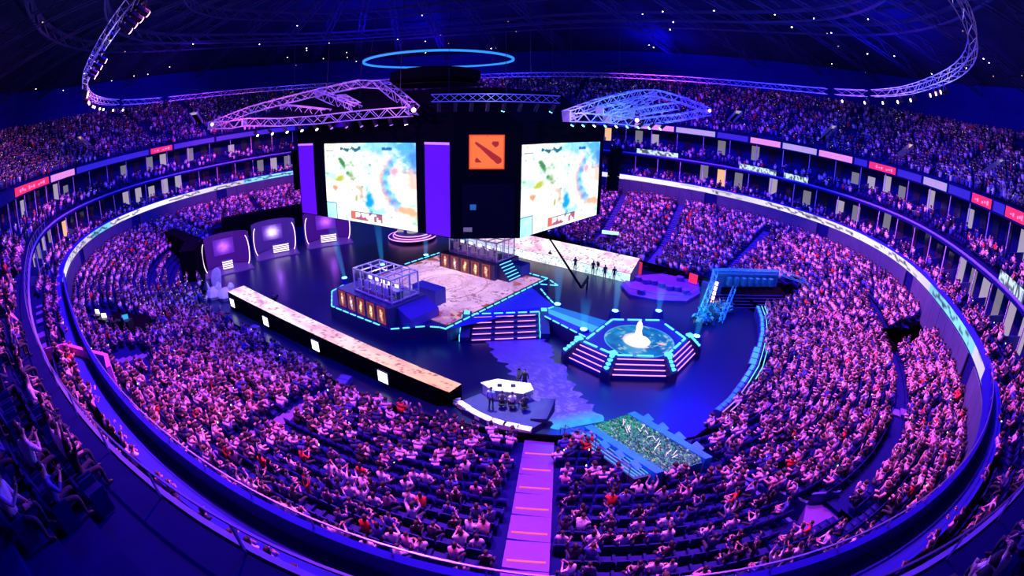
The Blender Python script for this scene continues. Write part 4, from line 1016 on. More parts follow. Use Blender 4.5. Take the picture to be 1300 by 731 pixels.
def skin_body(name, J, Ebones, mats, skin_ids, trouser_z, level=1):
    """J: joint -> (x, y, z, radius); one continuous body surface"""
    bm = bmesh.new(); lay = bm.verts.layers.skin.verify(); V = {}
    for k, (x, y, z, r) in J.items():
        v = bm.verts.new((x, y, z)); V[k] = v; v[lay].radius = (r if not hasattr(r, '__len__') else r[0], r if not hasattr(r, '__len__') else r[1])
    V['pelvis'][lay].use_root = True
    for a, b_ in Ebones: bm.edges.new((V[a], V[b_]))
    me = bpy.data.meshes.new(name + '_skeleton'); bm.to_mesh(me); bm.free()
    o = bpy.data.objects.new(name + '_tmp', me); COL.objects.link(o)
    m1 = o.modifiers.new('s', 'SKIN'); m1.use_smooth_shade = True; m2 = o.modifiers.new('d', 'SUBSURF'); m2.levels = level
    dg = bpy.context.evaluated_depsgraph_get(); out = bpy.data.meshes.new_from_object(o.evaluated_get(dg)); out.name = name
    bpy.data.objects.remove(o); bpy.data.meshes.remove(me)
    # fingers: five short tapered chains at each hand
    bm = bmesh.new(); bm.from_mesh(out)
    for s in ('l', 'r'):
        h = Vector(J['hand_' + s][:3]); w_ = Vector(J['wrist_' + s][:3]); d = (h - w_).normalized(); side = d.cross(Vector((0, 0, 1)))
        if side.length < .1: side = Vector((1, 0, 0))
        side.normalize(); dn = side.cross(d)
        for q in range(5):
            if q < 4: p = h + side * (-.033 + .022 * q) + d * .02; L = (.06, .072, .068, .05)[q]; d2 = (d + dn * .35 * (1 if dn.z < 0 else -1)).normalized(); p2 = p + d * L * .55; p3 = p2 + d2 * L * .5
            else: p = h - d * .03 + side * (.035 if s == 'l' else -.035); d3 = (d * .7 + side * (.7 if s == 'l' else -.7)).normalized(); p2 = p + d3 * .035; p3 = p2 + d3 * .025
            mb = MB().bar(p, p2, .017, 4, 0, .015).bar(p2, p3, .015, 4, 0, .01); vs = [bm.verts.new(v) for v in mb.v]
            for f in mb.f: bm.faces.new([vs[i] for i in f])
    bm.to_mesh(out); bm.free()
    for m in mats: out.materials.append(m)
    names = list(J); pos = np.array([J[k][:3] for k in names]); rad = np.array([np.mean(J[k][3]) for k in names])
    for pl in out.polygons:
        c = np.array(pl.center); k = names[int(np.argmin(np.linalg.norm(pos - c, axis=1) - rad))]
        pl.material_index = skin_ids.get(k.split('_')[0], 1); pl.use_smooth = True
    return out


BONES = [('pelvis', 'waist'), ('waist', 'chest'), ('chest', 'neck'), ('neck', 'head'), ('head', 'crown')]
for s in 'lr': BONES += [('chest', 'shoulder_' + s), ('shoulder_' + s, 'elbow_' + s), ('elbow_' + s, 'wrist_' + s), ('wrist_' + s, 'hand_' + s), ('pelvis', 'hip_' + s), ('hip_' + s, 'knee_' + s), ('knee_' + s, 'ankle_' + s), ('ankle_' + s, 'toe_' + s)]
SID = dict(pelvis=2, waist=1, chest=1, neck=0, head=0, crown=0, shoulder=1, elbow=1, wrist=0, hand=0, hip=2, knee=2, ankle=2, toe=3)


def pose(seated=True, lean=0.0, arms='lap', spread=.1):
    J = {}; z0 = .52 if seated else .92
    J['pelvis'] = (0, 0, z0, .145); J['waist'] = (0, lean * .35, z0 + .2, (.13, .11)); J['chest'] = (0, lean * .8, z0 + .42, (.165, .12)); J['neck'] = (0, lean + .02, z0 + .60, .058)
    J['head'] = (0, lean + .045, z0 + .71, (.082, .095)); J['crown'] = (0, lean + .03, z0 + .80, (.075, .08))
    for s, sg in (('l', 1), ('r', -1)):
        J['shoulder_' + s] = (sg * .19, lean * .85, z0 + .50, .072)
        a = arms if isinstance(arms, str) else arms[0 if sg > 0 else 1]
        if a == 'lap': e, w_, h = (sg * .26, lean * .5 + .06, z0 + .24), (sg * .12, lean * .5 + .30, z0 + .13), (sg * .06, lean * .5 + .37, z0 + .12)
        elif a == 'up': e, w_, h = (sg * .30, lean + .08, z0 + .72), (sg * .20, lean + .12, z0 + .97), (sg * .18, lean + .13, z0 + 1.05)
        elif a == 'clap': e, w_, h = (sg * .27, lean + .12, z0 + .30), (sg * .08, lean + .32, z0 + .45), (sg * .035, lean + .36, z0 + .52)
        elif a == 'phone': e, w_, h = (sg * .25, lean + .18, z0 + .34), (sg * .10, lean + .36, z0 + .50), (sg * .08, lean + .39, z0 + .57)
        elif a == 'chin': e, w_, h = (sg * .22, lean + .25, z0 + .2), (sg * .10, lean + .2, z0 + .45), (sg * .06, lean + .17, z0 + .53)
        else: e, w_, h = (sg * .26, lean + .0, z0 + .22), (sg * .27, lean + .06, z0 - .02), (sg * .27, lean + .08, z0 - .10)
        J['elbow_' + s] = (*e, .047); J['wrist_' + s] = (*w_, .03); J['hand_' + s] = (*h, (.042, .026))
        if seated: J['hip_' + s] = (sg * .10, .05, z0 - .01, .088); J['knee_' + s] = (sg * (.1 + spread), .47, z0 - .02, .062); J['ankle_' + s] = (sg * (.09 + spread), .46, .10, .042); J['toe_' + s] = (sg * (.10 + spread), .62, .05, .038)
        else: J['hip_' + s] = (sg * .10, 0, z0 - .08, .092); J['knee_' + s] = (sg * .11, .03 + .05 * sg * spread, .48, .062); J['ankle_' + s] = (sg * .12, -.02 + .08 * sg * spread, .09, .043); J['toe_' + s] = (sg * .14, .13 + .08 * sg * spread, .045, .038)
    return J


PM = [M['skin'], M['shirt'], M['trousers'], M['shoe']]
POSES = [('hands in lap', pose(True, .02, 'lap')), ('leaning forward', pose(True, .16, 'chin', .14)), ('clapping', pose(True, .06, 'clap')), ('holding a phone', pose(True, .05, ('phone', 'lap'))),
         ('arms raised', pose(True, .03, 'up')), ('standing with arms down', pose(False, .0, 'down', .3)), ('standing with hands together', pose(False, .03, 'clap', .2))]
BODY = [(n_, skin_body('person', J, BONES, PM, SID, .5), J) for n_, J in POSES]
HAIR = {}


def hair_mesh(J, long_):
    k = (round(J['head'][1], 3), round(J['head'][2], 3), long_)
    if k in HAIR: return HAIR[k]
    h = J['head']; bm = bmesh.new(); bmesh.ops.create_icosphere(bm, subdivisions=2, radius=1.0)
    for v in bm.verts:
        d = v.co.copy(); r = 1.0
        v.co = Vector((h[0] + d.x * .092, h[1] - .022 + d.y * .105, h[2] + .045 + d.z * .105))
        if d.y > .35 and d.z < .45: v.co.y = h[1] + .03; v.co.z = max(v.co.z, h[2] + .05)      # open face
        if d.z < -.2 and long_: v.co.z -= .14; v.co.y -= .02
        elif d.z < -.3: v.co.z = h[2] + .0; v.co.x *= .8
    me = bpy.data.meshes.new('hair'); bm.to_mesh(me); bm.free(); me.materials.append(M['hair']); HAIR[k] = me
    for p in me.polygons: p.use_smooth = True
    return me


def face_mesh(J):
    k = ('f', round(J['head'][1], 3), round(J['head'][2], 3))
    if k in HAIR: return HAIR[k]
    h = J['head']; b = MB()
    for s in (-1, 1): b.box((s * .032, h[1] + .088, h[2] + .02), (.024, .012, .012), 0, 1); b.box((s * .085, h[1] - .0, h[2] + .01), (.02, .035, .055), 0, 0)
    b.prism([(-.012, h[1] + .08), (.012, h[1] + .08), (0, h[1] + .115)], h[2] - .025, h[2] + .02); b.box((0, h[1] + .086, h[2] - .05), (.045, .012, .012), 0, 2)
    HAIR[k] = b.mesh('face', [M['skin'], M['hair'], P('lips', (.45, .15, .13), .5)]); return HAIR[k]


def person(i, loc, rz, col, label, group=None, long_=False, face=True, sc=1.0):
    n_, me, J = BODY[i]; o = bpy.data.objects.new('person', me); COL.objects.link(o); o.location = loc; o.rotation_euler = (0, 0, rz); o.scale = (sc, sc, sc); o.color = (*col, 1)
    tag(o, label, 'person', group); h = put('hair', hair_mesh(J, long_), o)
    if face: put('face', face_mesh(J), o, kind='stuff')
    return o


WHITE = (.85, .82, .85); DARKC = [(.03, .03, .05), (.05, .05, .09), (.02, .02, .02), (.08, .05, .05), (.03, .05, .12)]
for x, y, z, rz, side in PLAYERS:
    rz2 = math.atan2(SU[1], SU[0]) - math.pi / 2
    person(3, (x, y, z), RZS, (.12, .1, .2), 'player in dark team shirt at the desk inside the %s booth' % side, 'players inside the %s booth' % side, face=False)

# ------------------------------------------------------------------ analyst desk at the front edge of the pit
ap = empty('desk_platform', (-.6, 25.2, 0), 'low dark platform with white stepped edge under the analyst desk', 'platform'); ao = -Vector(ap.location)
sh(MB().prism([(-3.2, 26.2), (-3.1, 25.3), (-1.5, 24.1), (1.3, 23.3), (2.3, 24.2), (1.9, 26.4), (-1.6, 27.6)], 0, .4), ao).build('platform', M['conc'], ap)
for (x, y), rz, L in (((-3.0, 25.7), -.75, .9), ((-2.3, 25.0), -.7, 1.1), ((-1.5, 24.4), -.6, 1.0), ((-.7, 23.95), -.45, 1.0), ((.1, 23.65), -.3, 1.0), ((.9, 23.35), -.3, .9)): sh(MB().box((x, y, .3), (L, .45, .34), rz), ao).build('step_block', M['white'], ap)
for k in range(4): sh(MB().box((-3.9 + .18 * k, 26.9 - .28 * k, .55 - .12 * k), (.9, .3, .12), -.6), ao).build('stair', M['white'], ap)
ad = empty('analyst_desk', (-.1, 26.4, .4), 'white angular analyst desk brightly lit at the front of the pit', 'desk')
MB().prism([(-1.75, .75), (-1.0, .1), (.9, -.25), (1.5, .1), (1.35, .75), (.2, 1.0), (-.8, 1.25)], 0, .78, 0).build('body', M['white'], ad)
MB().prism([(-1.9, .85), (-1.05, -.05), (.95, -.4), (1.65, .1), (1.45, .9), (.2, 1.15), (-.75, 1.4)], .78, .86).build('desk_top', M['white'], ad)
for x in (-.6, .3): MB().box((x, .35, 1.0), (.3, .04, .22)).build('laptop', M['dark'], ad)
light('desk_spot', 'SPOT', (-1.5, 27, 14), 15000, (1, .97, .95), (-.3, 25.7, .5), .3, 30, .5)
for i, x, y, rz, col, lab in ((5, -1.2, 25.3, -.2, (.25, .45, .85), 'presenter in a pale blue shirt standing behind the white analyst desk'), (0, .15, 25.4, .1, (.8, .8, .8), 'analyst in a white shirt seated in the middle of the analyst desk'),
                              (0, -.5, 25.5, -.1, (.1, .1, .12), 'analyst in a dark jacket seated beside the presenter in blue'), (0, .95, 25.2, .35, (.05, .05, .07), 'analyst in a black jacket seated at the far end of the analyst desk')):
    o = person(i, (x, y, .4), rz, col, lab)
    if i == 0:
        c = empty('stool', (x, y, .4), 'dark stool under the %s' % lab.split(' seated')[0], 'stool', rz=rz)
        MB().box((0, -.05, .42), (.42, .42, .07)).build('seat', M['dark'], c); MB().bar((0, 0, 0), (0, 0, .4), .06).build('leg', M['dark'], c)
b = MB(); b.prism([(.0, -.5), (1.0, -.8), (1.6, .5), (.7, .9)], [.0, .0, .0, .0], [.15, .35, 1.0, .8]); b.build('grey_prop', M['conc'], label='grey slanted monitor wedge beside the analyst desk', cat='prop', loc=(1.3, 24.7, .4))
# camera operators in the pit
for k, (x, y, z, rz, lab) in enumerate(((1.0, 28.3, 0, 2.9, 'camera operator in black standing beyond the analyst desk'), (-24.5, 38.0 + 3, 0, -2.2, 'camera operator in black inside the left LED wall'), (4.7, 57.4, 0, 2.6, 'dark figure standing before the middle of the far LED wall'),
                                        (7.6, 54.7, 0, .2, 'crew member in black crouched before the cyan edge of the far LED wall'), (9.6, 53.4, 0, -.3, 'crew member in black standing before the cyan edge of the far LED wall'), (10.8, 52.0, 0, .3, 'crew member in black near the end of the far LED wall'), (11.8, 51.4, 0, 0, 'crew member in black at the very end of the far LED wall'))):
    person(5 if k != 3 else 6, (x, y, z), rz, (.02, .02, .03), lab, face=False)
for x, y, lab in ((.6, 28.0, 'broadcast camera on a tripod beyond the analyst desk'), (10.1, 53.0, 'broadcast camera on a tripod before the far LED wall'), (-24.0, 40.4, 'broadcast camera on a tripod inside the left LED wall')):
    r = empty('broadcast_camera', (x, y, 0), lab, 'camera'); MB().box((0, 0, 1.5), (.3, .6, .35)).build('camera_body', M['dark'], r); MB().bar((0, .3, 1.5), (0, .65, 1.5), .2, 8).build('lens', M['black'], r)
    for k in range(3): a = k * 2.1; MB().bar((0, 0, 1.3), (.45 * math.cos(a), .45 * math.sin(a), 0), .05).build('leg', M['dark'], r)

# petal path on the pit floor, purple LED turning cyan
PATH = [(-2.4, 36.0), (-1.2, 33.6), (-.3, 31.5), (.6, 29.4), (1.6, 27.2), (2.4, 25.4), (2.9, 23.7)]; PATHR = [(2.7, 36.3), (3.2, 34.0), (3.9, 31.8), (4.4, 29.8), (4.9, 27.8), (5.6, 26.4), (6.2, 24.6)]


def path_grid():
    n, m = 70, 40; vv, uu = np.meshgrid(np.linspace(0, 1, n), np.linspace(0, 1, m), indexing='ij'); t = np.linspace(0, 1, len(PATH))
    lx = np.interp(vv[:, 0], t, [p[0] for p in PATH]); ly = np.interp(vv[:, 0], t, [p[1] for p in PATH]); rx = np.interp(vv[:, 0], t, [p[0] for p in PATHR]); ry = np.interp(vv[:, 0], t, [p[1] for p in PATHR])
    jl = (noise2(vv[:, 0] * 34, 0 * vv[:, 0], 7) - .5) * .22; jr = (noise2(vv[:, 0] * 34, 0 * vv[:, 0], 9) - .5) * .22; U = -0 + jl[:, None] + (1 + jr - jl)[:, None] * uu
    X = lx[:, None] * (1 - U) + rx[:, None] * U; Y = ly[:, None] * (1 - U) + ry[:, None] * U
    return np.stack([X, Y, np.full(X.shape, .03)], -1), uu, vv


def petal_px(u, v):
    n1 = fbm(u * 9, v * 26, 120); c = np.stack([.05 + .10 * v, .01 + .05 * v, 1.15 - .45 * v], -1) * (.7 + .6 * n1)[..., None]
    pet = noise2(u * 22, v * 60, 121) > .66; k = np.clip(v * 1.6 - .2, 0, 1)[..., None]; c = np.where(pet[..., None], c + np.array([.16, .10, .12]) * k, c)
    t = np.clip((v - .86) * 9, 0, 1)[..., None]; c = c * (1 - t) + np.array([.03, .55, .95]) * (.55 + .7 * n1)[..., None] * t; return c * 0.85


Pn, uu, vv = path_grid(); grid_panel('petal_path', Pn, uu, vv, petal_px, SCRF, label='purple petal covered light path across the pit floor from the stage stairs', cat='path')

# cyan stairs and hand rails left of the garden stand, the garden stand and its flanks
gs = empty('garden_stand', (7.6, 20.8, 0), 'teal lit sloping stand of flowers with blue notched side walls', 'stand'); go = -Vector(gs.location)
G0, G1, G2, G3 = (4.6, 22.9), (8.1, 24.4), (10.5, 17.5), (7.1, 16.6)
G = lambda s, t: ((G0[0] * (1 - s) + G1[0] * s) * (1 - t) + (G3[0] * (1 - s) + G2[0] * s) * t, (G0[1] * (1 - s) + G1[1] * s) * (1 - t) + (G3[1] * (1 - s) + G2[1] * s) * t)
gz = lambda t: .5 + 1.9 * t
teal = P('teal_board', (.03, .5, .42), .6, var=.3, scale=2); cyb = P('cyan_board', (.01, .32, .6), .6, var=.2, scale=1)
for k in range(12):
    t0, t1 = k / 12, (k + 1) / 12; sh(MB().prism([G(.14, t0), G(.86, t0), G(.86, t1), G(.14, t1)], 0, gz(t1)), go).build('step', teal, gs)
for s0, s1, nm in ((.0, .14, 'left'), (.86, 1.0, 'right')):
    sh(MB().prism([G(s0, -.02), G(s1, -.02), G(s1, 1.02), G(s0, 1.02)], 0, [gz(0) + .3, gz(0) + .3, gz(1) + .35, gz(1) + .35]), go).build('side_wall', cyb, gs, label='blue notched side wall')
    for k in range(4):
        t = .12 + .22 * k; so_ = -.12 if nm == 'left' else 1.12
        q = [G(min(so_, s1), t), G(max(so_, s0), t - .02), G(max(so_, s0), t + .08), G(min(so_, s1), t + .1)]; sh(MB().prism(q, 0, gz(t) + .35), go).build('buttress', cyb, gs)
# flowers: a dense bed nobody could count
nf = 6400; s_ = rng.uniform(.15, .85, nf); t_ = (rng.integers(0, 40, nf) + rng.uniform(.2, .6, nf)) / 40; base = np.array([G(a, b_) for a, b_ in zip(s_, t_)]) + np.array(go[:2]); zf = np.array([gz(math.ceil(b_ * 12) / 12) for b_ in t_])
vs, qs, cs = [], [], []
for i in range(nf):
    r = rng.uniform(.03, .07); h = rng.uniform(.08, .22); x, y = base[i]; z = zf[i]; a = rng.uniform(0, 3.14); ca, sa = math.cos(a) * r, math.sin(a) * r; k = len(vs)
    vs += [(x - ca, y - sa, z), (x + ca, y + sa, z), (x + ca * 1.3, y + sa * 1.3, z + h), (x - ca * 1.3, y - sa * 1.3, z + h), (x - sa, y + ca, z + h * .9), (x + sa, y - ca, z + h * .9), (x + sa * .5 + ca, y - ca, z + h * 1.1), (x - sa, y + ca + sa, z + h * 1.15)]
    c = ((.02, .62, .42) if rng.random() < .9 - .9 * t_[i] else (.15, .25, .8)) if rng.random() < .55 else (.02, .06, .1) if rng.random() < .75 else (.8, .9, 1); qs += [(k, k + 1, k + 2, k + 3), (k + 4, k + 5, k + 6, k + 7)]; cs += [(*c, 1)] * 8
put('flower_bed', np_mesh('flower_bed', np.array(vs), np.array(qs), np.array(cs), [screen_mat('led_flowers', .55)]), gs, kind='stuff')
for k in range(9):
    s, t = rng.uniform(.3, .75), .15 + .8 * rng.random(); p_ = G(s, t); sh(MB().bar((p_[0], p_[1], gz(t) + .3), (p_[0] + rng.uniform(-.3, .3), p_[1] + rng.uniform(-.3, .3), gz(t) + rng.uniform(.5, .9)), .03, 4, 0, .02).bar((p_[0], p_[1], gz(t) + .5), (p_[0] + rng.uniform(-.3, .3), p_[1], gz(t) + .8), .025), go).build('white_stem', E_['arc'], gs)
light('garden_spot', 'SPOT', (8, 30, 13), 3600, (.02, .65, 1), (6.5, 21.5, .5), .3, 40, .5)
light('garden_spot', 'SPOT', (2, 29, 13), 2600, (.02, .55, 1), (4.2, 24, .5), .3, 34, .5)
ss = empty('cyan_ramp', (4.8, 20, 0), 'dark ramp with long cyan light lines beside the garden stand', 'ramp'); so = -Vector(ss.location)
sh(MB().prism([(3.6, 22.9), (4.9, 23.4), (6.9, 16.7), (6.1, 16.5)], 0, [.4, .4, 2.4, 2.4]), so).build('deck', M['stagebody'], ss)
for k in range(5):
    t = k / 4; p0_ = (3.7 + 1.15 * t, 22.8 + .5 * t); p1_ = (6.1 + .75 * t, 16.6 + .15 * t); sh(MB().bar((*p0_, .5), (*p1_, 2.5), .05), so).build('light_line', E_['cyansoft'], ss)
for k, (p, q) in enumerate((((3.3, 22.6), (5.9, 16.9)), ((3.0, 22.3), (4.6, 19.6)))): sh(MB().bar((*p, 1.3), (*q, 2.9), .05).bar((*p, 0), (*p, 1.3), .05).bar((*q, 0), (*q, 2.9), .05), so).build('hand_rail', M['rail'], ss)

# curved cyan bench track along the right edge of the pit
TRK = [(26.3, 41.6), (25.2, 38.5), (23.6, 35.3), (21.6, 32.2), (19.6, 29.3), (17.4, 26.8), (15.4, 24.7), (13.9, 23.5)]
tk = empty('curved_light_bench', (21, 32, 0), 'curved cyan lit bench track along the right edge of the pit', 'bench'); to = -Vector(tk.location)
for i in range(len(TRK) - 1):
    a, b_ = Vector(TRK[i]), Vector(TRK[i + 1]); d = (b_ - a).normalized(); nrm = Vector((d.y, -d.x)) * -1
    for k in range(3):
        p0_ = a + (b_ - a) * (k / 3 + .03); p1_ = a + (b_ - a) * ((k + 1) / 3 - .03); w_ = .55 if i not in (3,) else .8
        sh(MB().prism([p0_ - nrm * (.1 + w_), p1_ - nrm * (.1 + w_), p1_ - nrm * .12, p0_ - nrm * .12], 0, [1.0, 1.0, 1.1, 1.1]), to).build('bench_box', M['blueb'], tk)
        sh(MB().prism([p0_ - nrm * w_, p1_ - nrm * w_, p1_ - nrm * .25, p0_ - nrm * .25], 1.09, 1.13), to).build('light_plate', E_['cyansoft'] if i < 5 else E_['bridge'], tk)
    for o_ in (.05, .4): q0, q1 = a + nrm * o_, b_ + nrm * o_; sh(MB().bar((q0.x, q0.y, 1.15), (q1.x, q1.y, 1.15), .08), to).build('light_line', E_['cyan'] if i < 5 else E_['violet'], tk)
light('track_spot', 'SPOT', (14, 40, 16), 3000, (.02, .45, 1), (21, 31, .5), .3, 60, .7)
light('pit_blue', 'SPOT', (8, 46, 20), 22000, (.0, .03, 1), (13, 32, 0), .4, 80, .8)
light('pit_cyan', 'SPOT', (12, 44, 14), 15000, (.0, .5, 1), (17.5, 43, 0), .3, 42, .8)
light('pit_blue', 'SPOT', (-20, 52, 20), 22000, (.12, .0, 1), (-20, 48, 0), .4, 90, .9)

# teal gate and entrance ramp at the far right corner
gt = empty('teal_gate', (27, 45.5, 0), 'teal lattice gate around the dark entrance ramp at the far right of the pit', 'gate'); go2 = -Vector(gt.location)
gpts = [(18.6, 40.6, .4), (22.6, 46.8, 3.1), (31.6, 47.2, 3.1), (33.4, 44.6, 3.1), (34.8, 43.0, 1.8)]
truss_parts(gpts, P('teal_metal', (.1, .8, .7), .5, .2), gt, .5, .5, .06, .7, go2)
truss_parts([(20.6, 39.6, .3), (23.8, 44.0, 2.2)], MATS['teal_metal'], gt, .4, .4, .06, .7, go2)
sh(MB().prism([(22.6, 47.2), (31.8, 47.6), (31.8, 48.4), (22.6, 48.0)], 0, 3.0), go2).build('back_wall', teal, gt)
sh(MB().prism([(22.8, 44.2), (31.5, 43.6), (31.9, 47.0), (23.6, 46.8)], 0, [.6, .9, 1.4, 1.2]), go2).build('ramp', M['black'], gt)
for k in range(5): sh(MB().bar((22.2, 42.6 + .55 * k, .5 + .14 * k), (30.8, 42.2 + .55 * k, .6 + .16 * k), .07), go2).build('ramp_line', M['blueb'], gt)
for k in range(7): sh(MB().box((24.4 + k * .95, 46.6, 2.0), (.5, .5, .9), .3), go2).build('plant_box', teal, gt)
b = MB(); [b.bar((21.0 + .1 * k, 43.4 + .1 * k, .5 + .5 * k), (21.1 + .1 * k, 43.5 + .1 * k, .85 + .5 * k), .3) for k in range(5)]; sh(b, go2).build('pink_neon', E_['lampp'], gt)
light('gate_spot', 'SPOT', (18, 52, 14), 2600, (.02, .7, .9), (26, 46.8, 2), .3, 50, .7)
# shrub mound at the foot of the gate
nf = 700; vs, qs, cs = [], [], []
for i in range(nf):
    t = rng.random(); x, y, z = 18.3 + 4.5 * t + rng.normal(0, .5), 39.6 + 4.0 * t + rng.normal(0, .5), .05 + .9 * rng.random() * (1 - abs(t - .5)); r = rng.uniform(.1, .22); k = len(vs)
    d = rng.normal(0, 1, (2, 3)) * r; p = np.array([x, y, z + .1]); vs += [tuple(p - d[0]), tuple(p + d[1]), tuple(p + d[0]), tuple(p - d[1])]; qs.append((k, k + 1, k + 2, k + 3)); c = [(.1, .5, .3), (.1, .5, .6), (.4, .5, .2)][int(rng.integers(3))]; cs += [(*c, 1)] * 4
put('shrub_foliage', np_mesh('shrub_foliage', np.array(vs), np.array(qs), np.array(cs), [P('petals', (.5, .5, .5), .7, attr=True)]), label='teal lit leafy shrubs at the foot of the teal gate', cat='shrub', kind='stuff')

# lounge with a low glass wall on the far right of the pit, and red cube
lg = empty('lounge', (18, 49.5, 0), 'magenta lit lounge floor with low glass wall at the pit\'s far right', 'lounge'); lo2 = -Vector(lg.location)
LP = [(12.6, 46.5), (15.5, 45.0), (18.6, 44.9), (21.2, 47.3), (22.6, 51.5), (18.5, 53.8), (14.3, 52.6), (12.2, 49.5)]
sh(MB().prism(LP, 0, .25), lo2).build('platform', M['purple'], lg)
for i in (0, 1, 2, 7): a, b_ = LP[i], LP[(i + 1) % 8]; sh(MB().bar((*a, .95), (*b_, .95), .06), lo2).build('rail', M['rail'], lg); sh(MB().add([(*a, .25), (*b_, .25), (*b_, .95), (*a, .95)], [(0, 1, 2, 3)]), lo2).build('glass', bpy.data.materials['booth_glass'], lg)
for k in range(9):
    x, y = 14 + 6.3 * ((k * .37) % 1), 47 + 5 * ((k * .61) % 1); sh(MB().lathe((x, y, .25), [(.5, 0), (.5, .45), (.45, .5)], 10), lo2).build('pouf', M['purple'], lg)
sh(MB().box((21.3, 50.2, .95), (1.1, .15, 1.1), -.9), lo2).build('red_screen', E_['red'], lg)
light('lounge_spot', 'SPOT', (14, 56, 13), 12000, (.75, .05, 1), (18, 49, 0), .3, 50, .6)
MB().box((0, 0, .9), (1.2, 1.2, 1.5), .4).build('red_cube', EM('dim_red', (.9, .03, .06), .7), label='red lit cube standing behind the lounge by the far LED wall', cat='prop', loc=(15.0, 54.1, -.1))

# sound desk on its own platform in the left stand
fp = empty('control_desk', (-36.5, 28.0, 2.5), 'dark control platform with lit laptops in the left stand', 'desk')
MB().prism([(-4.4, 3.0), (3.2, 2.6), (5.4, -.4), (2.4, -3.2), (-4.6, -1.2)], -2.5, .9).build('platform', M['black'], fp)
for i, (x, y) in enumerate(((-3.2, .4), (-1.2, -.3), (.6, -.6), (2.2, -.2))):
    MB().box((x, y, 1.3), (1.6, .8, .8)).build('table', M['dark'], fp); MB().box((x, y + .1, 1.9), (.7, .06, .45), .2 * i).build('laptop', E_['white'] if i in (0, 1) else E_['cyansoft'] if i == 3 else M['dark'], fp)
for i, (x, y, lab) in enumerate(((-37.8, 26.6, 'nearest the lit white laptop'), (-35.0, 26.3, 'in the middle of the control desk'), (-33.5, 26.8, 'at the cyan laptop'))): person(5 + i % 2, (x, y, 3.4), -.2, DARKC[i], 'technician in dark clothes standing on the control platform, %s' % lab, face=False)
b = MB(); b.prism(BLUEBOX, .2, [2.8, 2.2, 2.6, 3.2]); b.build('tunnel_roof', M['blueb'], label='blue boxed tunnel roof in the left stand below the control desk', cat='tunnel')
# tunnel mouths in the right and near right stands and a green lit one far away
b = MB(); b.prism(VOMR, 0.2, 1.6); b.build('tunnel_floor', M['black'], label='black tunnel pit in the right stand under the ribbon board', cat='tunnel')
b = MB(); [b.prism([p, q, (q[0] + .15, q[1] + .15), (p[0] + .15, p[1] + .15)], .3, 3.9) for p, q in ((VOMR[0], VOMR[3]), (VOMR[0], VOMR[1]), (VOMR[3], VOMR[2]))]; b.build('tunnel_wall', M['black'], label='black wall around the tunnel pit in the right stand', cat='wall')
b = MB(); [b.prism([p, q, (q[0] + .2, q[1] + .1), (p[0] + .2, p[1] + .1)], .5, zt_) for p, q, zt_ in ((VOMB[0], VOMB[4], 3.0), (VOMB[0], VOMB[1], 3.0), (VOMB[1], VOMB[2], 3.6))]; b.build('tunnel_wall', M['blueb'], label='blue parapet around the tunnel mouth near the lower right', cat='wall')
b = MB(); b.prism([VOMB[1], VOMB[2], VOMB[3], VOMB[4]], .3, 2.9); b.build('tunnel_roof', M['purple'], label='purple lit platform over the tunnel mouth near the lower right', cat='tunnel')
b = MB(); b.prism([(13.1, 67.6), (15.5, 66.8), (15.2, 66.0), (12.9, 66.6)], 1.8, 2.1); b.build('exit_light', EM('green_light', (.5, 1, .75), 1.2), label='pale green lit sign over the far tunnel mouth', cat='sign')
b = MB(); b.prism(VOMF, .3, .8); b.build('tunnel_floor', M['black'], label='dark far tunnel mouth under the pale green sign', cat='tunnel')

# aisle stairs: (start at the pit, end up the stand, width); the centre one glows purple with orange nosings


def aisle(a, b_, w, mat, nos, lab):
    a, b_ = Vector(a), Vector(b_); d = (b_ - a).normalized(); nrm = Vector((-d.y, d.x)); L = (b_ - a).length; r = empty('aisle_stairs', (a.x, a.y, 0), lab, 'stairs'); n = int(L / .62)

    def zoff(x, y):
        u = (x - CX) * math.cos(PSI) + (y - CY) * math.sin(PSI); v = -(x - CX) * math.sin(PSI) + (y - CY) * math.cos(PSI); lo_, hi = -34., 6.
        for _ in range(30):
            m_ = (lo_ + hi) / 2
            if abs(u / (RA + m_)) ** NN + abs(v / (RB + m_)) ** NN > 1: lo_ = m_
            else: hi = m_
        return lo_
    for k in range(n):
        p = a + d * (L * k / n); q = a + d * (L * (k + .9) / n); off = zoff(q.x, q.y)
        if off > .1: break
        z = float(bowl_z(off)) + .09; mb = MB().prism([p + nrm * w / 2, p - nrm * w / 2, q - nrm * w / 2, q + nrm * w / 2], max(0, z - .5), z); sh(mb, -Vector(r.location)).build('stair', mat, r)
        if nos and k % 3 == 0: sh(MB().prism([p + nrm * w * .42, p - nrm * w * .42, p - nrm * w * .42 + d * .09, p + nrm * w * .42 + d * .09], z, z + .03), -Vector(r.location)).build('nosing', nos, r)
    return r


aisle((1.8, 22.2), (.3, 6.5), 1.75, M['purple'], E_['orange'], 'wide purple centre aisle stairs with orange lit nosings')
for i, (nm) in enumerate(('left one of the two behind the right screen', 'right one of the two behind the right screen', 'one rising from the lounge corner')):
    a, b_, w = AISLES[1 + i]; aisle(a, b_, 1.2, M['blueb'], None, 'blue aisle stairs, the %s' % nm)
light('aisle_spot', 'SPOT', (1, 34, 26), 2600, (.75, .12, 1), (.9, 14, 2), .3, 24, .6)
for k, (a, b_, w) in enumerate(AISLES[4:]):
    if k in (2, 4): continue
    aisle(a, b_, .9, P('violet_step', (.12, .08, .35), .6), None, 'narrow violet aisle stairs in the %s' % ('left near stand', 'near stand left of the centre', '', 'near right stand', '', 'far left stand', 'right stand beside the cyan bench')[k])

# ------------------------------------------------------------------ seats and the crowd
FOC = np.array([-6.0, 44.0])


def row_positions(off, z, t0, t1, step, lo=False):
    ts = even(t0, t1, step, off); x, y = ring(ts, off); return x, y, np.full(len(x), z), ts


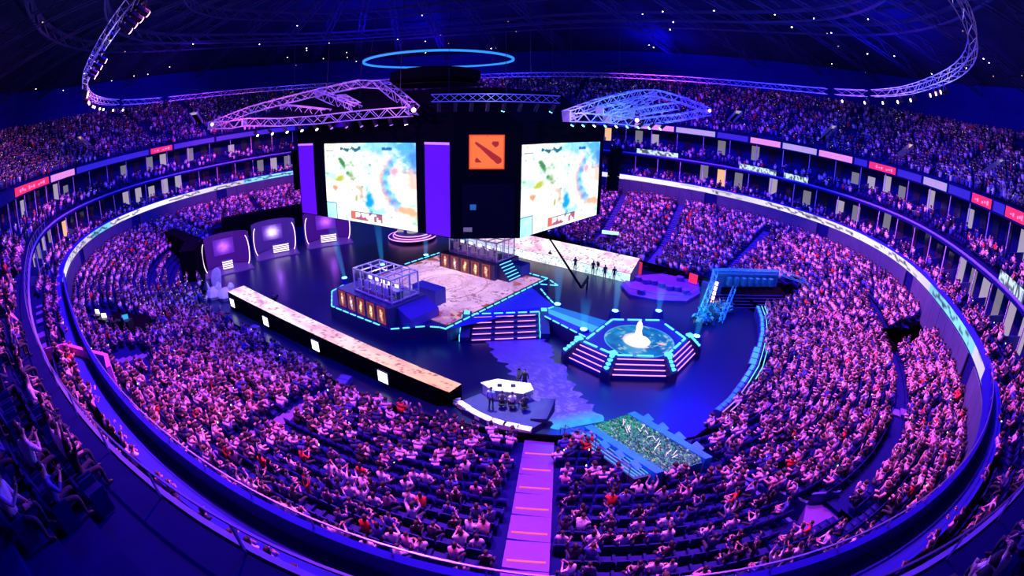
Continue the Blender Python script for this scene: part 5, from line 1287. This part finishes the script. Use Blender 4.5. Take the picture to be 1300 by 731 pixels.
rows = []
for k in range(1, 32):
    off = offs[k] + .45 if k else 0; off = (offs[k] + offs[k - 1]) / 2 if k else off
    x, y, z, ts = row_positions(off, float(bowl_z(off)), 0, 360, .60)
    ok = ~bowl_masked(x, y) & (inside(PIT, x + .0, y) == False)
    for a, b_, w in AISLES: ok &= segdist(x, y, a, b_) > w
    ok &= ~((off > -5.5) & (off < -4.6) & ((ts > 318) | (ts < 10)))
    if k % 3 == 0 and off < -8: ok &= ~((ts > 208) & (ts < 249))
    rows.append((x[ok], y[ok], z[ok], np.full(ok.sum(), 0), ts[ok], np.full(ok.sum(), off)))
for off, z in ((1.25, 7.5), (2.15, 7.9), (3.05, 8.3)):
    for t0, t1 in ((-80, 265),):
        x, y, zz, ts = row_positions(off, z, t0, t1, .7); ok = (np.sin(ts * 1.3) > -.85); rows.append((x[ok], y[ok], zz[ok], np.full(ok.sum(), 1), ts[ok], np.full(ok.sum(), off)))
x, y, zz, ts = row_positions(1.25, 7.5, 265, 280, .7); rows.append((x, y, zz, np.full(len(x), 1), ts, np.full(len(x), 1.25)))
x, y, zz, ts = row_positions(2.15, 7.9, 265, 285, .7); rows.append((x, y, zz, np.full(len(x), 1), ts, np.full(len(x), 2.15)))
for off, z in ((4.05, 12.45), (4.95, 12.85), (5.9, 13.25)):
    x, y, zz, ts = row_positions(off, z, -62, 292, .7); ok = (np.sin(ts * 1.1 + 1) > -.8); rows.append((x[ok], y[ok], zz[ok], np.full(ok.sum(), 2), ts[ok], np.full(ok.sum(), off)))
for off, z in ((6.8, 13.65), (7.7, 14.0)):
    for t0, t1 in ((-62, -8), (262, 292)):
        x, y, zz, ts = row_positions(off, z, t0, t1, .7); rows.append((x, y, zz, np.full(len(x), 2), ts, np.full(len(x), off)))
for k in range(NUP - 1):
    off = 6.2 + .9 * k + .6; x, y, zz, ts = row_positions(off, 18.1 + .5 * k, -5, 262, .62); ok = np.abs((ts % 11.0) - 5.5) > .35
    for t_, o2 in VOMU: ok &= ~((np.abs(ts - t_) < .9) & (off > o2 - .5) & (off < o2 + 4))
    ok &= noise2(ts * .35, ts * 0 + k * .3, 44) > .17
    rows.append((x[ok], y[ok], zz[ok], np.full(ok.sum(), 3), ts[ok], np.full(ok.sum(), off)))
X = np.concatenate([r[0] for r in rows]); Y = np.concatenate([r[1] for r in rows]); Z = np.concatenate([r[2] for r in rows]); T = np.concatenate([r[3] for r in rows]); TS = np.concatenate([r[4] for r in rows]); OF = np.concatenate([r[5] for r in rows])
dist = np.sqrt(X ** 2 + Y ** 2 + (Z - EYE) ** 2); az = np.degrees(np.arctan2(X, Y))
keep = ((Y > 1.0) | (T == 2)) & (np.abs(az) < 100) & (dist > 4.2)
# parts of the stands the hanging rig and the pit walls keep wholly out of sight are left out
keep &= ~((az > -24) & (az < 9.5) & (T == 0) & (dist > 78))
occ = np.where(T == 0, .93, np.where(T == 1, .62, np.where(T == 2, .55, .84)))
near = (T == 0) & (Y < 24) & (X > -14) & (X < 18); occ = np.where(near, .60, occ)
occ = np.where((T == 0) & (X > 18), .97, occ)
occ = np.where((T == 2) & (dist < 20), .55, occ)
occ = occ * np.clip(.75 + .5 * noise2(X * .35, Y * .35, 5), 0, 1.08)
_x0, _y0 = ring(TS, OF); _x1, _y1 = ring(TS, OF - 1.0); _x2, _y2 = ring(TS + .05, OF); _tx, _ty = _x2 - _x0, _y2 - _y0; _l = np.hypot(_tx, _ty) + 1e-9
FACE = np.arctan2(_tx / _l, -_ty / _l) - math.pi / 2            # seats look across the row, towards the pit
X, Y, Z, T, TS, OF, dist, az, occ, FACE = [a[keep] for a in (X, Y, Z, T, TS, OF, dist, az, occ, FACE)]
taken = rng.random(len(X)) < occ
_tf = np.arctan2(FOC[1] - Y, FOC[0] - X) - math.pi / 2; yawn = FACE + .5 * ((_tf - FACE + math.pi) % (2 * math.pi) - math.pi) + rng.normal(0, .35, len(X))

pal = [(.95, .9, .95), (.75, .66, .8), (.95, .5, .62), (.02, .02, .06), (.02, .03, .16), (.05, .07, .4), (.01, .01, .02), (.75, .04, .03), (.06, .03, .12), (.2, .2, .4)]
pw_ = np.array([.25, .07, .04, .15, .15, .14, .09, .03, .06, .02]); pw_ /= pw_.sum()
pname = ['white', 'pale', 'pink', 'black', 'navy', 'blue', 'black', 'red', 'dark', 'grey']
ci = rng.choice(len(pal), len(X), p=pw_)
dim = (T == 3) & (ci < 3) & (rng.random(len(X)) < .55); ci[dim] = 4  # some pale clothes turned navy to keep the upper tier dim

# the largest 300 people and 300 seats in view are objects of their own
vis = np.zeros(len(X), bool)
cp, sp = math.cos(PITCH), math.sin(PITCH)
fx = X; fy = Y * sp + (Z - EYE) * cp; fz = Y * cp - (Z - EYE) * sp
th = np.arctan2(np.hypot(fx, fy), fz); rr = 2 * 606.8 * np.sin(th / 2) / np.maximum(np.hypot(fx, fy), 1e-6); px, py = 650 + fx * rr, 365 - fy * rr
vis = (px > -25) & (px < 1325) & (py < 752) & (th < 1.6)
vis &= ~((T == 1) & (dist < 14) & (X > -6) & (X < 6))
hero = np.zeros(len(X), bool); order = np.argsort(dist + 1e4 * (~(vis & taken))); hero[order[:300]] = True; hero &= vis & taken


# every seat's row and its place in the row, counted from the centre aisle, or from the picture's middle on the terraces
ROWN = np.where(T == 0, np.round((.3 - OF + .45) / .9), np.where(T == 1, np.round((OF - .35) / .9), np.round((OF - 3.1) / .9))).astype(int)
SEATN = np.zeros(len(X), int)
for t in (0, 1, 2):
    for r_ in np.unique(ROWN[T == t]):
        for sg in (-1, 1):
            k = np.nonzero((T == t) & (ROWN == r_) & (np.sign(az - (2.5 if t == 0 else 0)) == sg) & (vis | (t == 0)))[0]; SEATN[k[np.argsort(np.abs(az[k]))]] = np.arange(1, len(k) + 1)


def where(i):
    s = 'left' if az[i] < (2.5 if T[i] == 0 else 0) else 'right'
    return '%s row from %s, %s seat %s of %s' % (nth(ROWN[i]), 'ribbon wall' if T[i] == 0 else 'lower ledge' if T[i] == 1 else 'upper ledge', nth(SEATN[i]), s, 'aisle' if T[i] == 0 else 'middle')


area = {0: 'near lower stand', 1: 'lower suite terrace', 2: 'upper suite terrace', 3: 'upper tier'}
for i in np.nonzero(hero)[0]:
    r = random.random(); k = 0 if r < .4 else 1 if r < .62 else 2 if r < .78 else 3 if r < .92 else 4
    long_ = random.random() < .35; n_ = BODY[k][0]
    lab = 'spectator in %s, %s, %s' % (pname[ci[i]], n_, where(i))
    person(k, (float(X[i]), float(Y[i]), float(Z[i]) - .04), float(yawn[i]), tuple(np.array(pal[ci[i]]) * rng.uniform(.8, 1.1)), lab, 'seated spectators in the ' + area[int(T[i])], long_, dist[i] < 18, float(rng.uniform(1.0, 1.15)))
# near seats
sm = MB(); sm.box((0, .02, .42), (.46, .44, .09)); sm.prism([(-.23, -.26), (.23, -.26), (.23, -.19), (-.23, -.19)], .4, .9, 0, [(-.23, -.34), (.23, -.34), (.23, -.28), (-.23, -.28)]); sm.box((-.27, 0, .35), (.05, .4, .6)); sm.box((.27, 0, .35), (.05, .4, .6))
seat_me = sm.mesh('stadium_seat', M['seat'])
order = np.argsort(dist + 1e4 * (~vis)); sh_ = np.zeros(len(X), bool); sh_[order[:300]] = True
for i in np.nonzero(sh_)[0]:
    lab = '%s navy seat, %s' % ('occupied' if taken[i] else 'empty', where(i))
    put('stadium_seat', seat_me, loc=(float(X[i]), float(Y[i]), float(Z[i])), rz=float(FACE[i]), label=lab, cat='seat', group='navy seats in the ' + area[int(T[i])])


def inst_mesh(name, idx, parts, colors, mats, zo=0.0, yaw=None, scale=None):
    """join copies of a small template at seats idx; parts: list of (verts (n,3), quads); colors: (len(idx), nparts, 4)"""
    V = np.concatenate([p[0] for p in parts]); pid = np.concatenate([np.full(len(p[0]), j) for j, p in enumerate(parts)]); Q = []; k = 0
    for p in parts: Q.append(np.array(p[1]) + k); k += len(p[0])
    Q = np.concatenate(Q); yaw = FACE[idx] if yaw is None else yaw; c, s = np.cos(yaw)[:, None], np.sin(yaw)[:, None]; sc_ = np.ones(len(idx)) if scale is None else scale
    vx, vy, vz = V[:, 0] * sc_[:, None], V[:, 1] * sc_[:, None], V[:, 2] * sc_[:, None]
    jx, jy = (rng.normal(0, .11, len(idx)), rng.normal(0, .11, len(idx))) if colors is not None else (0 * sc_, 0 * sc_)
    W_ = np.stack([vx * c - vy * s + (X[idx] + jx)[:, None], vx * s + vy * c + (Y[idx] + jy)[:, None], vz + Z[idx][:, None] + zo], -1).reshape(-1, 3)
    QQ = (Q[None] + (np.arange(len(idx)) * len(V))[:, None, None]).reshape(-1, 4)
    cc = colors[:, pid, :].reshape(-1, 4) if colors is not None else None
    return np_mesh(name, W_, QQ, cc, mats)


BQ = [(0, 3, 2, 1), (4, 5, 6, 7), (0, 1, 5, 4), (1, 2, 6, 5), (2, 3, 7, 6), (3, 0, 4, 7)]


def hexa(b0, b1, z0, z1, y0=0., y1=0., x0=0., x1=0.):
    """tapered box: half sizes b=(hx,hy) at bottom and top"""
    return (np.array([(x0 - b0[0], y0 - b0[1], z0), (x0 + b0[0], y0 - b0[1], z0), (x0 + b0[0], y0 + b0[1], z0), (x0 - b0[0], y0 + b0[1], z0), (x1 - b1[0], y1 - b1[1], z1), (x1 + b1[0], y1 - b1[1], z1), (x1 + b1[0], y1 + b1[1], z1), (x1 - b1[0], y1 + b1[1], z1)]), BQ)


def person_parts(lean, arm, full):
    L = [hexa((.15, .11), (.21, .12), .45, .98, 0, lean), hexa((.085, .09), (.10, .10), 1.04, 1.17, lean + .03, lean + .03), hexa((.10, .105), (.06, .07), 1.17, 1.32, lean + .01, lean)]
    if full:
        L[0] = hexa((.15, .11), (.21, .12), .45, .85, 0, lean * .8); L.append(hexa((.21, .12), (.09, .08), .85, 1.02, lean * .8, lean)); L.append(hexa((.17, .10), (.17, .07), .42, .56, .30, .28))
        for s in (-1, 1):
            if arm == 'lap': L.append(hexa((.05, .05), (.06, .06), .62, .95, lean + .16, lean, s * .24, s * .23)); L.append(hexa((.04, .13), (.04, .12), .60, .67, .30, .30, s * .15, s * .17))
            elif arm == 'up': L.append(hexa((.06, .06), (.05, .05), .92, 1.2, lean, lean + .1, s * .24, s * .30)); L.append(hexa((.045, .045), (.035, .035), 1.2, 1.48, lean + .1, lean + .13, s * .30, s * .2))
            else: L.append(hexa((.05, .05), (.06, .06), .70, .95, lean + .22, lean, s * .22, s * .23)); L.append(hexa((.04, .05), (.04, .04), .72, 1.0, lean + .24, lean + .30, s * .2, s * .07))
    return L


rest = np.nonzero(taken & ~hero)[0]
SK = np.array([(.62, .40, .30), (.55, .36, .27), (.66, .46, .36)])
meshes = []
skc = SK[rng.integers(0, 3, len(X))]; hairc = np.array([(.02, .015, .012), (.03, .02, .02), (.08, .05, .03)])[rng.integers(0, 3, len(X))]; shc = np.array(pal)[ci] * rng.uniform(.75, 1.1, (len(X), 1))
lod = np.where(dist[rest] < 52, 0, 1); var = rng.choice(6, len(rest), p=[.34, .2, .14, .12, .1, .1])
crowd_mat = P('crowd_cloth', (.5, .5, .5), .75, attr=True)
bmj = []
for lv in (0, 1):
    for v_, (lean, arm) in enumerate(((.02, 'lap'), (.14, 'lap'), (.06, 'clap'), (-.03, 'lap'), (.03, 'up'), (.18, 'clap'))):
        idx = rest[(lod == lv) & (var == v_)]
        if not len(idx): continue
        parts = person_parts(lean, arm, lv == 0); n = len(idx); cols = np.ones((n, len(parts), 4))
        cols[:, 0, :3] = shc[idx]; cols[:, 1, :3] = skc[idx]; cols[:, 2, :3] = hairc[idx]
        if lv == 0:
            cols[:, 3, :3] = shc[idx]; cols[:, 4, :3] = (.03, .03, .05)
            for j in (5, 7): cols[:, j, :3] = np.where(rng.random((n, 1)) < .5, skc[idx], shc[idx])
            for j in (6, 8): cols[:, j, :3] = skc[idx]
        bmj.append(inst_mesh('crowd', idx, parts, cols, [crowd_mat], 0, yawn[idx], rng.uniform(1.0, 1.28, n)))


def join_meshes(name, ms, mats):
    Vs, Qs, Cs, k = [], [], [], 0
    for m in ms:
        v = np.empty(len(m.vertices) * 3, np.float32); m.vertices.foreach_get('co', v); q = np.empty(len(m.loops), np.int32); m.loops.foreach_get('vertex_index', q); Vs.append(v.reshape(-1, 3)); Qs.append(q.reshape(-1, 4) + k); k += len(m.vertices)
        if m.color_attributes: c = np.empty(len(m.vertices) * 4, np.float32); m.color_attributes[0].data.foreach_get('color', c); Cs.append(c.reshape(-1, 4))
    out = np_mesh(name, np.concatenate(Vs), np.concatenate(Qs), np.concatenate(Cs) if Cs else None, mats)
    for m in ms: bpy.data.meshes.remove(m)
    return out


put('crowd', join_meshes('crowd', bmj, [crowd_mat]), label='thousands of seated spectators in pale and dark clothes filling the stands', cat='crowd', kind='stuff')
ri = np.nonzero(~sh_ & ((dist < 60) | ~taken))[0]
bp = [hexa((.23, .035), (.23, .03), .4, .9, -.24, -.31), hexa((.23, .2), (.23, .2), .38, .46, .02, .02)]
put('rows_of_seats', inst_mesh('rows_of_seats', ri, bp, None, [M['seat']]), label='rows of navy tip-up seats across the stands beyond the nearest ones', cat='seats', kind='stuff')
# lit phones and badges held among the crowd
ph = rest[rng.random(len(rest)) < .16]; pp = [hexa((.03, .01), (.03, .01), .82, .88, .27, .29)]
me = inst_mesh('phones', ph, pp, None, [E_['white']], 0, yawn[ph] + rng.normal(0, 1.2, len(ph)), rng.uniform(.9, 1.4, len(ph)))
put('phone_glow', me, label='small lit phones held up among the seated spectators', cat='phones', kind='stuff')
print('SEATS', len(X), 'TAKEN', int(taken.sum()), 'HERO', int(hero.sum()))

# ------------------------------------------------------------------ rails, barriers and terrace fittings near the press position
for nm, off, z0, h, t0, t1, st in (('lower', -.02, 9.22, .4, 262, 342, 2.2), ('upper', 2.95, 12.45, .75, 250, 350, 2.4)):
    ts = even(t0, t1, st, off); r = empty('rail', (0, 0, 0), 'thin pale metal rail along the near edge of the %s suite terrace' % nm, 'rail'); x, y = ring(ts, off)
    b = MB(); tf2 = even(t0, t1, .5, off); xx, yy = ring(tf2, off)
    for i in range(len(tf2) - 1): b.bar((float(xx[i]), float(yy[i]), z0 + h), (float(xx[i + 1]), float(yy[i + 1]), z0 + h), .055)
    b.build('hand_rail', M['rail'], r)
    for a, b_ in zip(x, y): MB().bar((float(a), float(b_), z0 - .1), (float(a), float(b_), z0 + h), .05).build('post', M['rail'], r)
    b = MB()
    for i in range(len(tf2) - 1): b.add([(float(xx[i]), float(yy[i]), z0), (float(xx[i + 1]), float(yy[i + 1]), z0), (float(xx[i + 1]), float(yy[i + 1]), z0 + h - .1), (float(xx[i]), float(yy[i]), z0 + h - .1)], [(0, 1, 2, 3)])
    b.build('glass', bpy.data.materials['booth_glass'], r)
st_ = empty('terrace_stairs', (-35, 22, 7.6), 'violet lit stairs across the lower suite terrace on the left', 'stairs')
for k in range(5):
    t0 = 266.5 + 1.25 * k
    for j in range(4):
        o0 = .95 + .9 * j; x, y = ring([t0, t0 + .5], o0); x2, y2 = ring([t0, t0 + .5], o0 + .8)
        sh(MB().prism([(x[0], y[0]), (x[1], y[1]), (x2[1], y2[1]), (x2[0], y2[0])], 7.5 + .4 * min(j, 2), 7.72 + .4 * min(j, 2)), -Vector(st_.location)).build('stair', MATS['violet_step'], st_)
b = MB(); PB = [(-26.6, 13.9), (-25.4, 14.8), (-20.4, 14.5), (-19.1, 13.5)]
for p, q in zip(PB[:-1], PB[1:]): b.prism([p, q, (q[0] - .1, q[1] - .25), (p[0] - .1, p[1] - .25)], 7.5, 9.0)
b.build('low_wall', P('pink_board', (.6, .15, .5), .6, var=.2, scale=2), label='pink lit low wall around a box on the lower suite terrace at left', cat='wall')
light('box_spot', 'SPOT', (-20, 30, 27), 4500, (1, .12, .7), (-22.5, 12.5, 8), .3, 15, .5)
light('ledge_spot', 'SPOT', (-2, 26, 28), 12000, (.8, .06, .8), (-11.5, 3.0, 14), .3, 15, .7)  # added spot that lifts the dark spectators on the near left terrace
light('ledge_spot', 'SPOT', (12, 26, 28), 9000, (.8, .06, .8), (14, 4, 14), .3, 18, .7)  # matching added spot over the near right terrace
print('TRIS', sum(len(o.data.loops) - 2 * len(o.data.polygons) for o in SC.objects if o.type == 'MESH'))
